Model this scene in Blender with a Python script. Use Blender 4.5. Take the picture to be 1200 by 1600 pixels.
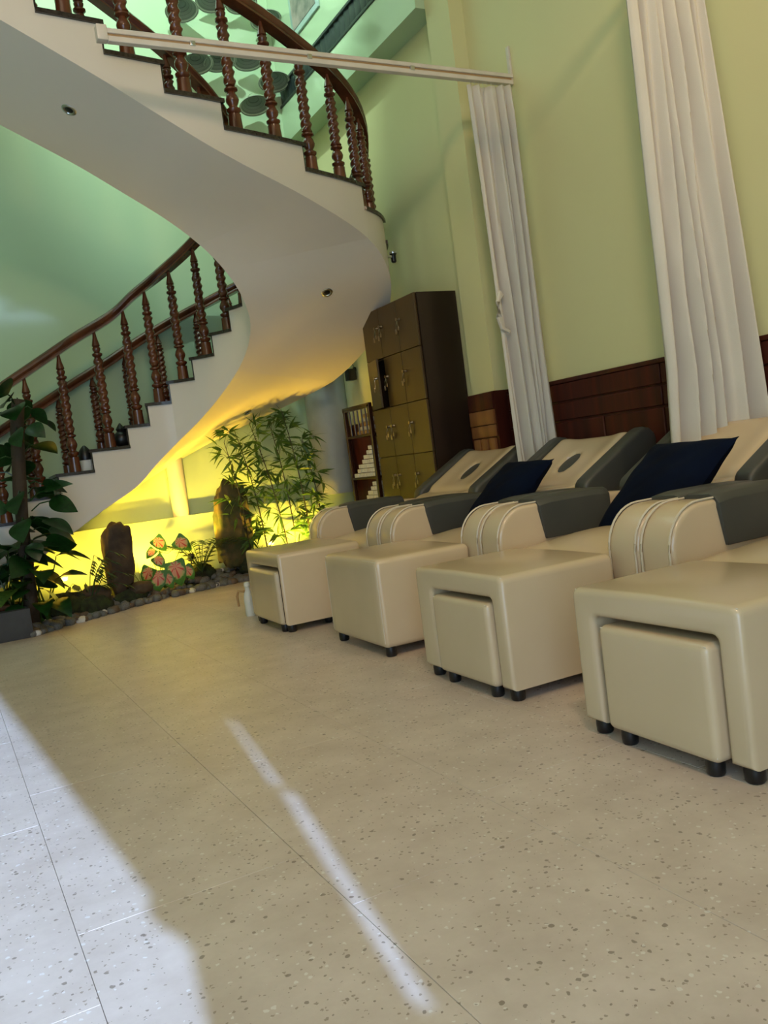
import bpy, bmesh, math, random
from mathutils import Vector, Matrix, noise
for o in list(bpy.data.objects): bpy.data.objects.remove(o, do_unlink=True)
random.seed(7)
PI = math.pi
scene = bpy.context.scene
C = scene.collection

# ------------------------------------------------------------------ camera
YAW, PITCH, ROLL, F = math.radians(27.5), math.radians(3.6), math.radians(-7.4), 1340.0
fw = Vector((math.sin(YAW)*math.cos(PITCH), math.cos(YAW)*math.cos(PITCH), -math.sin(PITCH)))
rt = Vector((math.cos(YAW), -math.sin(YAW), 0)); dn = fw.cross(rt)
r2 = math.cos(ROLL)*rt - math.sin(ROLL)*dn
d2 = math.cos(ROLL)*dn + math.sin(ROLL)*rt
cam = bpy.data.objects.new('camera', bpy.data.cameras.new('camera')); C.objects.link(cam)
cam.data.sensor_fit = 'VERTICAL'; cam.data.sensor_height = 36; cam.data.lens = 36*F/1600
cam.data.clip_start = 0.02
up = -d2; bk = -fw
cam.matrix_world = Matrix(((r2.x, up.x, bk.x, 0), (r2.y, up.y, bk.y, 0), (r2.z, up.z, bk.z, 0.95), (0, 0, 0, 1)))
scene.camera = cam

# ------------------------------------------------------------------ world, sun, lights, exposure
w = bpy.data.worlds.new('world'); scene.world = w; w.use_nodes = True
w.node_tree.nodes['Background'].inputs[0].default_value = (0.50, 0.72, 1.0, 1)
w.node_tree.nodes['Background'].inputs[1].default_value = 5.0
def light(name, kind, loc, target, energy, col, **kw):
    l = bpy.data.lights.new(name, kind); l.energy = energy; l.color = col
    for k, v in kw.items(): setattr(l, k, v)
    o = bpy.data.objects.new(name, l); C.objects.link(o); o.location = loc
    d = Vector(target) - Vector(loc)
    o.rotation_euler = d.to_track_quat('-Z', 'Y').to_euler()
    return o
SUN_T = 0.44                                   # rise of the sun beam per metre of depth
light('sun', 'SUN', (0, -8, 6), (0, -8+1, 6-SUN_T), 10.5, (0.34, 0.54, 1.0), angle=0.012)
light('ceiling_light_warm', 'AREA', (0.3, -0.3, 4.6), (2.6, 4.2, 1.6), 66, (1.0, 0.70, 0.42), shape='DISK', size=0.6)
light('wall_washer_light', 'SPOT', (3.0, 0.3, 4.5), (3.6, 3.5, 1.5), 150, (1.0, 0.72, 0.44), spot_size=1.1, spot_blend=0.7, shadow_soft_size=0.12)
light('ceiling_light_room', 'AREA', (-0.75, 2.2, 5.6), (1.2, 3.6, 0), 24, (1.0, 0.74, 0.50), shape='DISK', size=2.6)
light('stairwell_light', 'AREA', (0.8, 6.9, 6.45), (0.9, 8.0, 2.6), 34, (0.72, 1.0, 0.86), shape='DISK', size=1.6)
light('upper_gallery_light', 'SPOT', (1.7, 5.3, 6.4), (3.05, 8.0, 4.9), 430, (0.70, 1.0, 0.88), spot_size=1.35, spot_blend=0.6, shadow_soft_size=0.06)
light('window_daylight', 'AREA', (-1.2, -1.0, 1.4), (1.2, 5, 0.9), 4, (0.82, 0.9, 1.0), shape='RECTANGLE', size=2.2, size_y=2.2)
scene.view_settings.view_transform = 'Standard'; scene.view_settings.look = 'None'
scene.view_settings.exposure = 0.0; scene.view_settings.gamma = 1; scene.view_settings.use_curve_mapping = False

# ------------------------------------------------------------------ materials
def mat(name, col, rough=0.5, col2=None, scale=8, stretch=(1,1,1), bump=0.0, bscale=None, coat=0.0, metal=0.0, spec=0.5,
        trans=0.0, coords='Object', contrast=(0.35, 0.65), sheen=0.0):
    m = bpy.data.materials.new(name); m.use_nodes = True; nt = m.node_tree; b = nt.nodes['Principled BSDF']
    b.inputs['Base Color'].default_value = (*col, 1); b.inputs['Roughness'].default_value = rough
    b.inputs['Metallic'].default_value = metal; b.inputs['Specular IOR Level'].default_value = spec
    b.inputs['Coat Weight'].default_value = coat; b.inputs['Coat Roughness'].default_value = 0.15
    b.inputs['Sheen Weight'].default_value = sheen
    b.inputs['Transmission Weight'].default_value = trans
    tc = nt.nodes.new('ShaderNodeTexCoord'); mp = nt.nodes.new('ShaderNodeMapping')
    nt.links.new(tc.outputs[coords], mp.inputs[0]); mp.inputs['Scale'].default_value = stretch
    n = nt.nodes.new('ShaderNodeTexNoise'); n.inputs['Scale'].default_value = scale; n.inputs['Detail'].default_value = 5
    nt.links.new(mp.outputs[0], n.inputs['Vector'])
    c2 = col2 or tuple(c*0.9 for c in col)
    r = nt.nodes.new('ShaderNodeValToRGB'); nt.links.new(n.outputs['Fac'], r.inputs[0])
    r.color_ramp.elements[0].position, r.color_ramp.elements[1].position = contrast
    r.color_ramp.elements[0].color = (*c2, 1); r.color_ramp.elements[1].color = (*col, 1)
    nt.links.new(r.outputs[0], b.inputs['Base Color'])
    if bump:
        n2 = nt.nodes.new('ShaderNodeTexNoise'); n2.inputs['Scale'].default_value = bscale or scale*4; n2.inputs['Detail'].default_value = 3
        nt.links.new(mp.outputs[0], n2.inputs['Vector'])
        bp = nt.nodes.new('ShaderNodeBump'); bp.inputs['Strength'].default_value = bump; bp.inputs['Distance'].default_value = 0.01
        nt.links.new(n2.outputs['Fac'], bp.inputs['Height']); nt.links.new(bp.outputs[0], b.inputs['Normal'])
    return m
M_WALL = mat('mint_paint', (0.50, 0.64, 0.42), 0.10, (0.49, 0.63, 0.41), 1.2, spec=0.6)
M_WALLR = mat('mint_paint_warm_lit', (0.70, 0.66, 0.35), 0.38, (0.685, 0.645, 0.34), 1.2, spec=0.35)  # same mint paint, warm room light mixed into its colour
M_WHITE = mat('white_plaster', (0.74, 0.70, 0.63), 0.55, (0.71, 0.67, 0.60), 1.5)
M_CEIL = mat('ceiling_paint', (0.75, 0.78, 0.70), 0.7)
M_LEATHER = mat('cream_leather', (0.60, 0.465, 0.30), 0.27, (0.57, 0.44, 0.28), 3, bump=0.04, bscale=260, spec=0.5, coat=0.3)
M_PIPING = mat('cream_piping', (0.66, 0.57, 0.43), 0.3)
M_GREY = mat('grey_leather', (0.060, 0.060, 0.052), 0.45, (0.050, 0.052, 0.046), 4, bump=0.05, bscale=260)
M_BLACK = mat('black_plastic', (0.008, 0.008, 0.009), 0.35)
M_NAVY = mat('navy_cloth', (0.0015, 0.005, 0.018), 0.9, (0.001, 0.003, 0.011), 5, bump=0.12, bscale=400, spec=0.1)
M_WOOD = mat('dark_red_wood', (0.035, 0.010, 0.006), 0.3, (0.018, 0.006, 0.004), 6, (1, 1, 0.12), coat=0.3)
M_RAIL = mat('polished_brown_wood', (0.13, 0.038, 0.014), 0.24, (0.06, 0.018, 0.008), 7, (1, 1, 0.2), coat=0.35)
M_BAL = mat('turned_brown_wood', (0.16, 0.045, 0.015), 0.25, (0.08, 0.022, 0.009), 9, (1, 1, 0.2), coat=0.35)
M_WAIN = mat('wainscot_wood', (0.075, 0.013, 0.007), 0.45, (0.036, 0.007, 0.004), 5, (1, 3, 0.15), spec=0.25)
M_WAINL = mat('wainscot_wood_lit', (0.26, 0.10, 0.03), 0.4, (0.18, 0.065, 0.02), 5, (1, 3, 0.15))  # wainscot wood brightened to carry the yellow reflection on the pilaster
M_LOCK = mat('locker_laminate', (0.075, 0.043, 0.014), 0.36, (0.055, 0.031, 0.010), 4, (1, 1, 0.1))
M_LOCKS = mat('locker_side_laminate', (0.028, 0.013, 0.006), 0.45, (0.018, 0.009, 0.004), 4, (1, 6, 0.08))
M_STONE = mat('dark_granite', (0.045, 0.032, 0.026), 0.25, (0.02, 0.014, 0.012), 60)
M_METAL = mat('brass_metal', (0.75, 0.68, 0.5), 0.25, metal=1)
M_STEEL = mat('steel', (0.6, 0.6, 0.58), 0.3, metal=1)
M_KEY = mat('key_metal', (0.34, 0.28, 0.2), 0.3, metal=1)
M_ALU = mat('cream_aluminium', (0.72, 0.64, 0.54), 0.35)
M_CLOTH = mat('white_curtain_cloth', (0.62, 0.58, 0.50), 0.85, (0.59, 0.55, 0.475), 3, bump=0.1, bscale=180)
M_SLAT = mat('dark_slat', (0.02, 0.03, 0.032), 0.35)
M_ROCK = mat('brown_rock', (0.085, 0.055, 0.032), 0.85, (0.035, 0.022, 0.014), 7, bump=0.9, bscale=14)
M_ROCKG = mat('mossy_rock', (0.13, 0.09, 0.035), 0.9, (0.035, 0.05, 0.012), 6, bump=0.9, bscale=16)
M_MOSS = mat('moss', (0.035, 0.05, 0.012), 0.95, (0.015, 0.016, 0.008), 14, bump=1.0, bscale=60)
M_SOIL = mat('dark_soil', (0.022, 0.02, 0.014), 0.95, (0.03, 0.04, 0.012), 10, bump=1.0, bscale=50)
M_PEB = mat('grey_pebble', (0.17, 0.17, 0.16), 0.6, (0.09, 0.085, 0.075), 9)
M_PEBB = mat('brown_pebble', (0.16, 0.11, 0.07), 0.6, (0.09, 0.06, 0.04), 9)
M_PEBW = mat('white_pebble', (0.7, 0.68, 0.63), 0.5)
M_LEAF = mat('dark_leaf', (0.012, 0.060, 0.010), 0.33, (0.007, 0.028, 0.006), 6)
M_LEAFL = mat('light_leaf', (0.10, 0.19, 0.03), 0.4, (0.03, 0.09, 0.015), 18)
M_BAMB = mat('bamboo_leaf', (0.09, 0.19, 0.04), 0.45, (0.05, 0.12, 0.028), 6)
M_CANE = mat('bamboo_cane', (0.045, 0.04, 0.018), 0.4)
M_FERN = mat('fern_leaf', (0.035, 0.09, 0.03), 0.5, (0.02, 0.055, 0.018), 6)
M_STEM = mat('brown_stem', (0.05, 0.03, 0.015), 0.8, bump=0.8)
M_HAT = mat('pale_straw', (0.62, 0.66, 0.56), 0.7, (0.55, 0.58, 0.5), 20)
M_HATIN = mat('straw_inside_shaded', (0.23, 0.26, 0.22), 0.8)  # straw darkened to grey for the unlit underside of the hats
M_HOOP = mat('bamboo_hoop', (0.12, 0.14, 0.12), 0.7)
M_BOX = mat('white_carton', (0.75, 0.74, 0.66), 0.6)
M_TAN = mat('tan_plastic', (0.45, 0.27, 0.12), 0.4)
M_STAIRFACE = mat('cream_stair_paint', (0.78, 0.70, 0.60), 0.33, (0.75, 0.675, 0.575), 1.5, spec=0.4)

def caladium_mat():
    m = bpy.data.materials.new('caladium_leaf'); m.use_nodes = True; nt = m.node_tree; b = nt.nodes['Principled BSDF']
    b.inputs['Roughness'].default_value = 0.45
    tc = nt.nodes.new('ShaderNodeTexCoord'); g = nt.nodes.new('ShaderNodeTexGradient'); g.gradient_type = 'SPHERICAL'
    mp = nt.nodes.new('ShaderNodeMapping'); mp.inputs['Scale'].default_value = (1.6, 1.9, 1.0); mp.inputs['Location'].default_value = (-0.6, 0, 0)
    nt.links.new(tc.outputs['Object'], mp.inputs[0]); nt.links.new(mp.outputs[0], g.inputs[0])
    n = nt.nodes.new('ShaderNodeTexNoise'); n.inputs['Scale'].default_value = 9
    nt.links.new(tc.outputs['Object'], n.inputs['Vector'])
    a = nt.nodes.new('ShaderNodeMath'); a.operation = 'MULTIPLY_ADD'; a.inputs[1].default_value = 0.35
    nt.links.new(n.outputs['Fac'], a.inputs[0]); nt.links.new(g.outputs['Fac'], a.inputs[2])
    r = nt.nodes.new('ShaderNodeValToRGB'); nt.links.new(a.outputs[0], r.inputs[0])
    e = r.color_ramp.elements; e[0].position = 0.58; e[0].color = (0.05, 0.17, 0.03, 1); e[1].position = 0.86; e[1].color = (0.62, 0.30, 0.22, 1)
    x = e.new(0.68); x.color = (0.42, 0.40, 0.18, 1)
    sp = nt.nodes.new('ShaderNodeSeparateXYZ'); mq = nt.nodes.new('ShaderNodeMapping'); mq.inputs['Location'].default_value = (-0.22, 0, 0)
    nt.links.new(tc.outputs['Object'], mq.inputs[0]); nt.links.new(mq.outputs[0], sp.inputs[0])
    at = nt.nodes.new('ShaderNodeMath'); at.operation = 'ARCTAN2'; nt.links.new(sp.outputs[1], at.inputs[0]); nt.links.new(sp.outputs[0], at.inputs[1])
    mu = nt.nodes.new('ShaderNodeMath'); mu.operation = 'MULTIPLY'; mu.inputs[1].default_value = 7; nt.links.new(at.outputs[0], mu.inputs[0])
    co = nt.nodes.new('ShaderNodeMath'); co.operation = 'COSINE'; nt.links.new(mu.outputs[0], co.inputs[0])
    gt = nt.nodes.new('ShaderNodeMath'); gt.operation = 'GREATER_THAN'; gt.inputs[1].default_value = .72; nt.links.new(co.outputs[0], gt.inputs[0])
    g2 = nt.nodes.new('ShaderNodeMath'); g2.operation = 'GREATER_THAN'; g2.inputs[1].default_value = .64; nt.links.new(a.outputs[0], g2.inputs[0])
    m3 = nt.nodes.new('ShaderNodeMath'); m3.operation = 'MULTIPLY'; nt.links.new(gt.outputs[0], m3.inputs[0]); nt.links.new(g2.outputs[0], m3.inputs[1])
    mx = nt.nodes.new('ShaderNodeMix'); mx.data_type = 'RGBA'; nt.links.new(m3.outputs[0], mx.inputs['Factor'])
    nt.links.new(r.outputs[0], mx.inputs[6]); mx.inputs[7].default_value = (0.52, 0.06, 0.06, 1)
    nt.links.new(mx.outputs[2], b.inputs['Base Color']); return m
M_CAL = caladium_mat()
def translucent(m, f):
    nt = m.node_tree; b = nt.nodes['Principled BSDF']; out = nt.nodes['Material Output']
    t = nt.nodes.new('ShaderNodeBsdfTranslucent'); mx = nt.nodes.new('ShaderNodeMixShader'); mx.inputs[0].default_value = f
    nt.links.new(b.inputs['Base Color'].links[0].from_socket, t.inputs[0])
    nt.links.new(b.outputs[0], mx.inputs[1]); nt.links.new(t.outputs[0], mx.inputs[2]); nt.links.new(mx.outputs[0], out.inputs[0])
for m_, f_ in ((M_CAL, .35), (M_BAMB, .45), (M_LEAFL, .45), (M_FERN, .3), (M_LEAF, .15)): translucent(m_, f_)

def floor_mat():
    m = bpy.data.materials.new('speckled_vinyl'); m.use_nodes = True; nt = m.node_tree; b = nt.nodes['Principled BSDF']
    b.inputs['Roughness'].default_value = 0.34; b.inputs['Specular IOR Level'].default_value = 0.4
    geo = nt.nodes.new('ShaderNodeNewGeometry')
    n = nt.nodes.new('ShaderNodeTexNoise'); n.inputs['Scale'].default_value = 5; n.inputs['Detail'].default_value = 7; n.inputs['Roughness'].default_value = 0.65
    nt.links.new(geo.outputs['Position'], n.inputs['Vector'])
    r = nt.nodes.new('ShaderNodeValToRGB'); nt.links.new(n.outputs['Fac'], r.inputs[0])
    r.color_ramp.elements[0].position = 0.35; r.color_ramp.elements[0].color = (0.53, 0.43, 0.35, 1)
    r.color_ramp.elements[1].position = 0.68; r.color_ramp.elements[1].color = (0.64, 0.535, 0.445, 1)
    last = r.outputs[0]
    for sc, thr, spread, col, seed in ((52, 0.16, 0.32, (0.20, 0.15, 0.11, 1), 0), (24, 0.085, 0.16, (0.17, 0.12, 0.09, 1), 5), (70, 0.2, 0.25, (0.72, 0.67, 0.6, 1), 9), (95, 0.2, 0.33, (0.27, 0.2, 0.14, 1), 13)):
        mp = nt.nodes.new('ShaderNodeMapping'); mp.inputs['Location'].default_value = (seed, seed*2, 0)
        nt.links.new(geo.outputs['Position'], mp.inputs[0])
        v = nt.nodes.new('ShaderNodeTexVoronoi'); v.inputs['Scale'].default_value = sc
        nz = nt.nodes.new('ShaderNodeTexNoise'); nz.inputs['Scale'].default_value = sc*1.2
        nt.links.new(mp.outputs[0], nz.inputs['Vector'])
        mixv = nt.nodes.new('ShaderNodeMix'); mixv.data_type = 'VECTOR'; mixv.inputs['Factor'].default_value = 0.012
        nt.links.new(mp.outputs[0], mixv.inputs[4]); nt.links.new(nz.outputs['Color'], mixv.inputs[5])
        nt.links.new(mixv.outputs[1], v.inputs['Vector'])
        sep = nt.nodes.new('ShaderNodeSeparateColor'); nt.links.new(v.outputs['Color'], sep.inputs[0])
        lt = nt.nodes.new('ShaderNodeMath'); lt.operation = 'LESS_THAN'; lt.inputs[1].default_value = spread
        nt.links.new(sep.outputs[0], lt.inputs[0])
        d = nt.nodes.new('ShaderNodeMath'); d.operation = 'LESS_THAN'
        th = nt.nodes.new('ShaderNodeMath'); th.operation = 'MULTIPLY'; th.inputs[1].default_value = thr*1.9
        nt.links.new(sep.outputs[1], th.inputs[0]); nt.links.new(th.outputs[0], d.inputs[1])
        nt.links.new(v.outputs['Distance'], d.inputs[0])
        mu = nt.nodes.new('ShaderNodeMath'); mu.operation = 'MULTIPLY'
        nt.links.new(lt.outputs[0], mu.inputs[0]); nt.links.new(d.outputs[0], mu.inputs[1])
        m2 = nt.nodes.new('ShaderNodeMath'); m2.operation = 'MULTIPLY'; m2.inputs[1].default_value = 0.75
        nt.links.new(mu.outputs[0], m2.inputs[0])
        mx = nt.nodes.new('ShaderNodeMix'); mx.data_type = 'RGBA'
        nt.links.new(m2.outputs[0], mx.inputs['Factor']); nt.links.new(last, mx.inputs[6]); mx.inputs[7].default_value = col
        last = mx.outputs[2]
    nt.links.new(last, b.inputs['Base Color'])
    return m
M_FLOOR = floor_mat()
M_GROUT = mat('floor_joint', (0.44, 0.37, 0.28), 0.7)

# ------------------------------------------------------------------ mesh helpers
def bm2obj(name, bm, m, parent=None, smooth=True, loc=None):
    bmesh.ops.recalc_face_normals(bm, faces=bm.faces)
    me = bpy.data.meshes.new(name); bm.to_mesh(me); bm.free()
    for p in me.polygons: p.use_smooth = smooth
    if smooth: 
        try: me.set_sharp_from_angle(angle=math.radians(40))
        except Exception: pass
    me.materials.append(m)
    o = bpy.data.objects.new(name, me); C.objects.link(o)
    if parent: o.parent = parent
    if loc: o.location = loc
    return o
def box(bm, x0, x1, y0, y1, z0, z1, bev=0.0, seg=2, mtx=None):
    g = bmesh.ops.create_cube(bm, size=1.0); vs = g['verts']
    for v in vs:
        v.co = Vector((x0+(v.co.x+.5)*(x1-x0), y0+(v.co.y+.5)*(y1-y0), z0+(v.co.z+.5)*(z1-z0)))
    if bev:
        es = list({e for v in vs for e in v.link_edges})
        r = bmesh.ops.bevel(bm, geom=es, offset=bev, segments=seg, profile=0.5, affect='EDGES')
        vs = list({v for f in r['faces'] for v in f.verts} | {v for v in vs if v.is_valid})
    if mtx: 
        for v in vs: v.co = mtx @ v.co
    return vs
def boxobj(name, dims, m, parent=None, bev=0.0, seg=2, smooth=None):
    bm = bmesh.new(); box(bm, *dims, bev=bev, seg=seg)
    return bm2obj(name, bm, m, parent, smooth=bool(bev) if smooth is None else smooth)
def prism(bm, pts, a0, a1, axis='y', bev=0.0, seg=2, mtx=None):
    """closed 2-D outline swept along an axis; outline in the other two axes"""
    def P(p, a):
        return {'y': (p[0], a, p[1]), 'x': (a, p[0], p[1]), 'z': (p[0], p[1], a)}[axis]
    v0 = [bm.verts.new(P(p, a0)) for p in pts]; v1 = [bm.verts.new(P(p, a1)) for p in pts]
    n = len(pts); f0 = bm.faces.new(v0); f1 = bm.faces.new(v1[::-1])
    for i in range(n): bm.faces.new((v0[i], v0[(i+1) % n], v1[(i+1) % n], v1[i]))
    vs = v0+v1
    if bev:
        es = list(f0.edges)+list(f1.edges)
        r = bmesh.ops.bevel(bm, geom=es, offset=bev, segments=seg, profile=0.5, affect='EDGES', clamp_overlap=True)
        vs = list({v for f in r['faces'] for v in f.verts} | {v for v in vs if v.is_valid})
    if mtx:
        for v in vs: v.co = mtx @ v.co
def soft_prism(bm, pts, a0, a1, r=.02, axis='y', steps=4, mtx=None):
    """closed outline swept along an axis with rounded rims at both ends"""
    if a1 < a0: a0, a1 = a1, a0
    q = []
    for p in pts:
        if not q or (Vector(p)-Vector(q[-1])).length > 1e-5: q.append(p)
    if (Vector(q[0])-Vector(q[-1])).length < 1e-5: q.pop()
    n = len(q); area = sum(q[i][0]*q[(i+1) % n][1]-q[(i+1) % n][0]*q[i][1] for i in range(n)); sg = 1 if area > 0 else -1
    nr = []
    for i in range(n):
        a, b, c = Vector(q[i-1]), Vector(q[i]), Vector(q[(i+1) % n])
        e1, e2 = (b-a).normalized(), (c-b).normalized()
        n1, n2 = Vector((-e1.y, e1.x))*sg, Vector((-e2.y, e2.x))*sg
        m = (n1+n2); m = m.normalized() if m.length > 1e-4 else n1
        nr.append(m/max(.45, m.dot(n1)))
    def ring(d, a):
        out = []
        for p, m in zip(q, nr):
            x, z = p[0]+m.x*d, p[1]+m.y*d
            v = Vector({'y': (x, a, z), 'x': (a, x, z), 'z': (x, z, a)}[axis]); out.append(bm.verts.new(mtx @ v if mtx else v))
        return out
    seqs = [(r*(1-math.sin(t)), a0+r*(1-math.cos(t))) for t in [PI/2*k/steps for k in range(steps+1)]]
    seqs += [(r*(1-math.sin(t)), a1-r*(1-math.cos(t))) for t in [PI/2*k/steps for k in range(steps, -1, -1)]]
    rings = [ring(d, a) for d, a in seqs]
    for A, B in zip(rings, rings[1:]):
        for i in range(n): bm.faces.new((A[i], A[(i+1) % n], B[(i+1) % n], B[i]))
    bm.faces.new(rings[0][::-1]); bm.faces.new(rings[-1])
def arc(cx, cy, r, a0, a1, n=6, ry=None):
    ry = ry or r
    return [(cx+r*math.cos(math.radians(a0+(a1-a0)*i/n)), cy+ry*math.sin(math.radians(a0+(a1-a0)*i/n))) for i in range(n+1)]
def cushion(bm, x0, x1, y0, y1, z0, z1, r, crown=0.0, n=10, mtx=None):
    hx, hy, hz = (x1-x0)/2, (y1-y0)/2, (z1-z0)/2; c = Vector(((x0+x1)/2, (y0+y1)/2, (z0+z1)/2))
    r = min(r, hx, hy, hz)
    g = bmesh.ops.create_cube(bm, size=2.0); es = list({e for v in g['verts'] for e in v.link_edges})
    bmesh.ops.subdivide_edges(bm, edges=es, cuts=n-1, use_grid_fill=True)
    seen = list(bm.verts)
    def rm(t, h):
        s = 1 if t >= 0 else -1; t = abs(t); k = 0.5      # half of the grid covers the rounded border
        return s*((t/k)*(h-r) if t < k else (h-r)+(t-k)/(1-k)*r)
    for v in seen:
        t = v.co.copy(); p = Vector((rm(t.x, hx), rm(t.y, hy), rm(t.z, hz)))
        q = Vector((max(-hx+r, min(hx-r, p.x)), max(-hy+r, min(hy-r, p.y)), max(-hz+r, min(hz-r, p.z))))
        d = p-q
        if d.length > 1e-6: p = q+d.normalized()*r*(1 if max(abs(t.x), abs(t.y), abs(t.z)) > .999 else 1)
        if crown and p.z > 0: p.z += crown*(1-(p.x/hx)**2)*(1-(p.y/hy)**2)
        v.co = p+c
        if mtx: v.co = mtx @ v.co
def lathe(bm, prof, seg=16, mtx=None, twist=None):
    rings = []
    for k, (r, z) in enumerate(prof):
        ring = []
        for i in range(seg):
            a = 2*PI*i/seg; rr = r
            if twist and twist(z) is not None: rr = r*(1+0.17*math.cos(2*a-twist(z)))
            v = Vector((rr*math.cos(a), rr*math.sin(a), z))
            ring.append(bm.verts.new(mtx @ v if mtx else v))
        rings.append(ring)
    for a, b in zip(rings, rings[1:]):
        for i in range(seg): bm.faces.new((a[i], a[(i+1) % seg], b[(i+1) % seg], b[i]))
    bm.faces.new(rings[0][::-1]); bm.faces.new(rings[-1])
def tube(bm, pts, r, seg=8, r1=None):
    pts = [Vector(p) for p in pts]; rings = []
    for i, p in enumerate(pts):
        t = (pts[min(i+1, len(pts)-1)]-pts[max(i-1, 0)]).normalized()
        a = t.cross(Vector((0, 0, 1)));
        if a.length < .05: a = t.cross(Vector((0, 1, 0)))
        a.normalize(); b = t.cross(a)
        rr = r if r1 is None else r+(r1-r)*i/(len(pts)-1)
        rings.append([bm.verts.new(p+a*rr*math.cos(2*PI*k/seg)+b*rr*math.sin(2*PI*k/seg)) for k in range(seg)])
    for A, B in zip(rings, rings[1:]):
        for k in range(seg): bm.faces.new((A[k], A[(k+1) % seg], B[(k+1) % seg], B[k]))
    bm.faces.new(rings[0][::-1]); bm.faces.new(rings[-1])
def tag(o, label, cat, group=None):
    o['label'] = label; o['category'] = cat
    if group: o['group'] = group
    return o
def thing(name, label, cat, loc=(0, 0, 0), rz=0, group=None):
    o = bpy.data.objects.new(name, None); C.objects.link(o); o.location = loc; o.rotation_euler = (0, 0, rz)
    o.empty_display_size = 0.1
    return tag(o, label, cat, group)
def struct(o): o['kind'] = 'structure'; return o
def inst(src, parent=None, loc=(0, 0, 0), rot=(0, 0, 0), sc=(1, 1, 1)):
    c = src.copy(); C.objects.link(c); c.parent = parent; c.location = loc; c.rotation_euler = rot; c.scale = sc
    return c
def dup(root, loc, rz=0, label=None):
    r = root.copy(); C.objects.link(r); r.location = loc; r.rotation_euler = (0, 0, rz)
    if label: r['label'] = label
    for ch in list(root.children):
        c = ch.copy(); C.objects.link(c); c.parent = r
        for g in list(ch.children):
            d = g.copy(); C.objects.link(d); d.parent = c
    return r

# ------------------------------------------------------------------ room shell
WX, FY, LX, BY, H = 3.8, 8.0, -2.3, -1.2, 6.7
bm = bmesh.new(); box(bm, LX-.2, WX+.3, BY-.2, FY+.3, -0.14, -0.012)
floor = struct(bm2obj('floor', bm, M_GROUT, smooth=False))
TS = 0.53; X0 = 0.145-TS*5; tile_src = {}
nx = int((WX-X0)/TS)+1
for i in range(nx):
    xa, xb = X0+i*TS, X0+(i+1)*TS
    xb = min(xb, WX)
    off = (0.62+0.30*(i % 2))-TS*4
    j = 0
    while off+j*1.06 < FY:
        ya, yb = max(off+j*1.06, BY), min(off+(j+1)*1.06, FY); j += 1
        if yb-ya < .02 or xb-xa < .02 or xb < LX: continue
        key = (round(xb-xa, 3), round(yb-ya, 3)); g = 0.0005
        if key not in tile_src:
            bm = bmesh.new(); box(bm, g, xb-xa-g, g, yb-ya-g, -0.011, 0, bev=0.0008, seg=1)
            t = bm2obj('floor_tile', bm, M_FLOOR, floor, smooth=False); tile_src[key] = t
        else: t = inst(tile_src[key], floor)
        t.location = (xa, ya, 0)
struct(boxobj('ceiling', (LX-.2, WX+.3, BY-.2, FY+.3, H, H+.15), M_CEIL))
struct(boxobj('wall_far', (LX-.2, WX+.3, FY, FY+.2, 0, H), M_WALL))
struct(boxobj('wall_left', (LX-.2, LX, BY, FY, 0, H), M_WALL))
wr = struct(boxobj('wall_right', (WX, WX+.2, BY, FY, 0, H), M_WALLR))
boxobj('pilaster', (3.68, WX+.01, 5.11, 5.40, 0, H), M_WALLR, wr)
boxobj('pilaster', (3.68, WX+.01, -0.2, 0.1, 0, H), M_WALL, wr)
# gallery beam along the right wall, its dark slatted grille and the upper wall above
bmv = struct(boxobj('trim_1', (3.6, WX+.01, 5.40, FY, 4.16, 4.50), M_WALL))
struct(boxobj('trim_2', (3.6, WX+.01, 5.40, FY, 4.71, H), M_WALL))
gr = thing('slatted_grille', 'long black slatted grille strip above the green beam on right wall', 'grille', (3.62, 6.69, 4.50))
bm = bmesh.new(); box(bm, 0.02, 0.15, -1.29, 1.30, 0, 0.21); bm2obj('backing', bm, M_BLACK, gr, smooth=False)
bm = bmesh.new(); box(bm, -0.03, 0.03, -1.29, 1.30, 0.0, 0.025, bev=.004); bm2obj('frame', bm, M_SLAT, gr)
bm = bmesh.new(); box(bm, -0.03, 0.03, -1.29, 1.30, 0.185, 0.21, bev=.004); bm2obj('frame', bm, M_SLAT, gr)
bm = bmesh.new(); box(bm, -0.012, 0.012, -0.045, 0.045, 0.025, 0.185, bev=.003); s0 = bm2obj('slat', bm, M_SLAT, gr)
s0.location = (0, -1.23, 0); s0.rotation_euler = (0, 0, .15)
for k in range(1, 26): inst(s0, gr, (0, -1.23+k*0.0985, 0), (0, 0, .15))
# dado ledge of the far wall
da = struct(boxobj('trim_3', (LX, 3.8, 7.86, FY+.01, 0, 0.655), M_WALL, bev=.004))
# front wall behind the camera: door opening and slit cut to shape the sun patches, high window
wf = bmesh.new()
def fx(x0, x1, z0, z1): box(wf, x0, x1, BY-.15, BY, z0, z1)
zs = [(0.0, .29), (1.18, .29), (1.32, .34), (1.40, .29), (1.43, .32), (1.79, .27), (2.58, .16), (2.75, .14)]
def slit(z):
    if 1.11 <= z <= 1.59: k = (z-1.11)/.48; c = .625+k*(.805-.625); return (c-.017, c+.017)
    if 1.635 <= z <= 1.998: k = (z-1.635)/.363; c = .805+k*(.92-.805); return (c-.014*(1-k*.5), c+.014*(1-k*.5))
    return None
nz = 110
def left_edge(z):
    for (a, xa), (b, xb) in zip(zs, zs[1:]):
        if a <= z <= b: return xa+(xb-xa)*(z-a)/(b-a)
    return zs[-1][1]
for k in range(nz):
    z0, z1 = 2.75*k/nz, 2.75*(k+1)/nz; zm = (z0+z1)/2; le = left_edge(zm); s = slit(zm)
    box(wf, le, s[0] if s else WX, BY-.04, BY-.01, z0, z1)
    if s: box(wf, s[1], WX, BY-.04, BY-.01, z0, z1)
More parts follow.
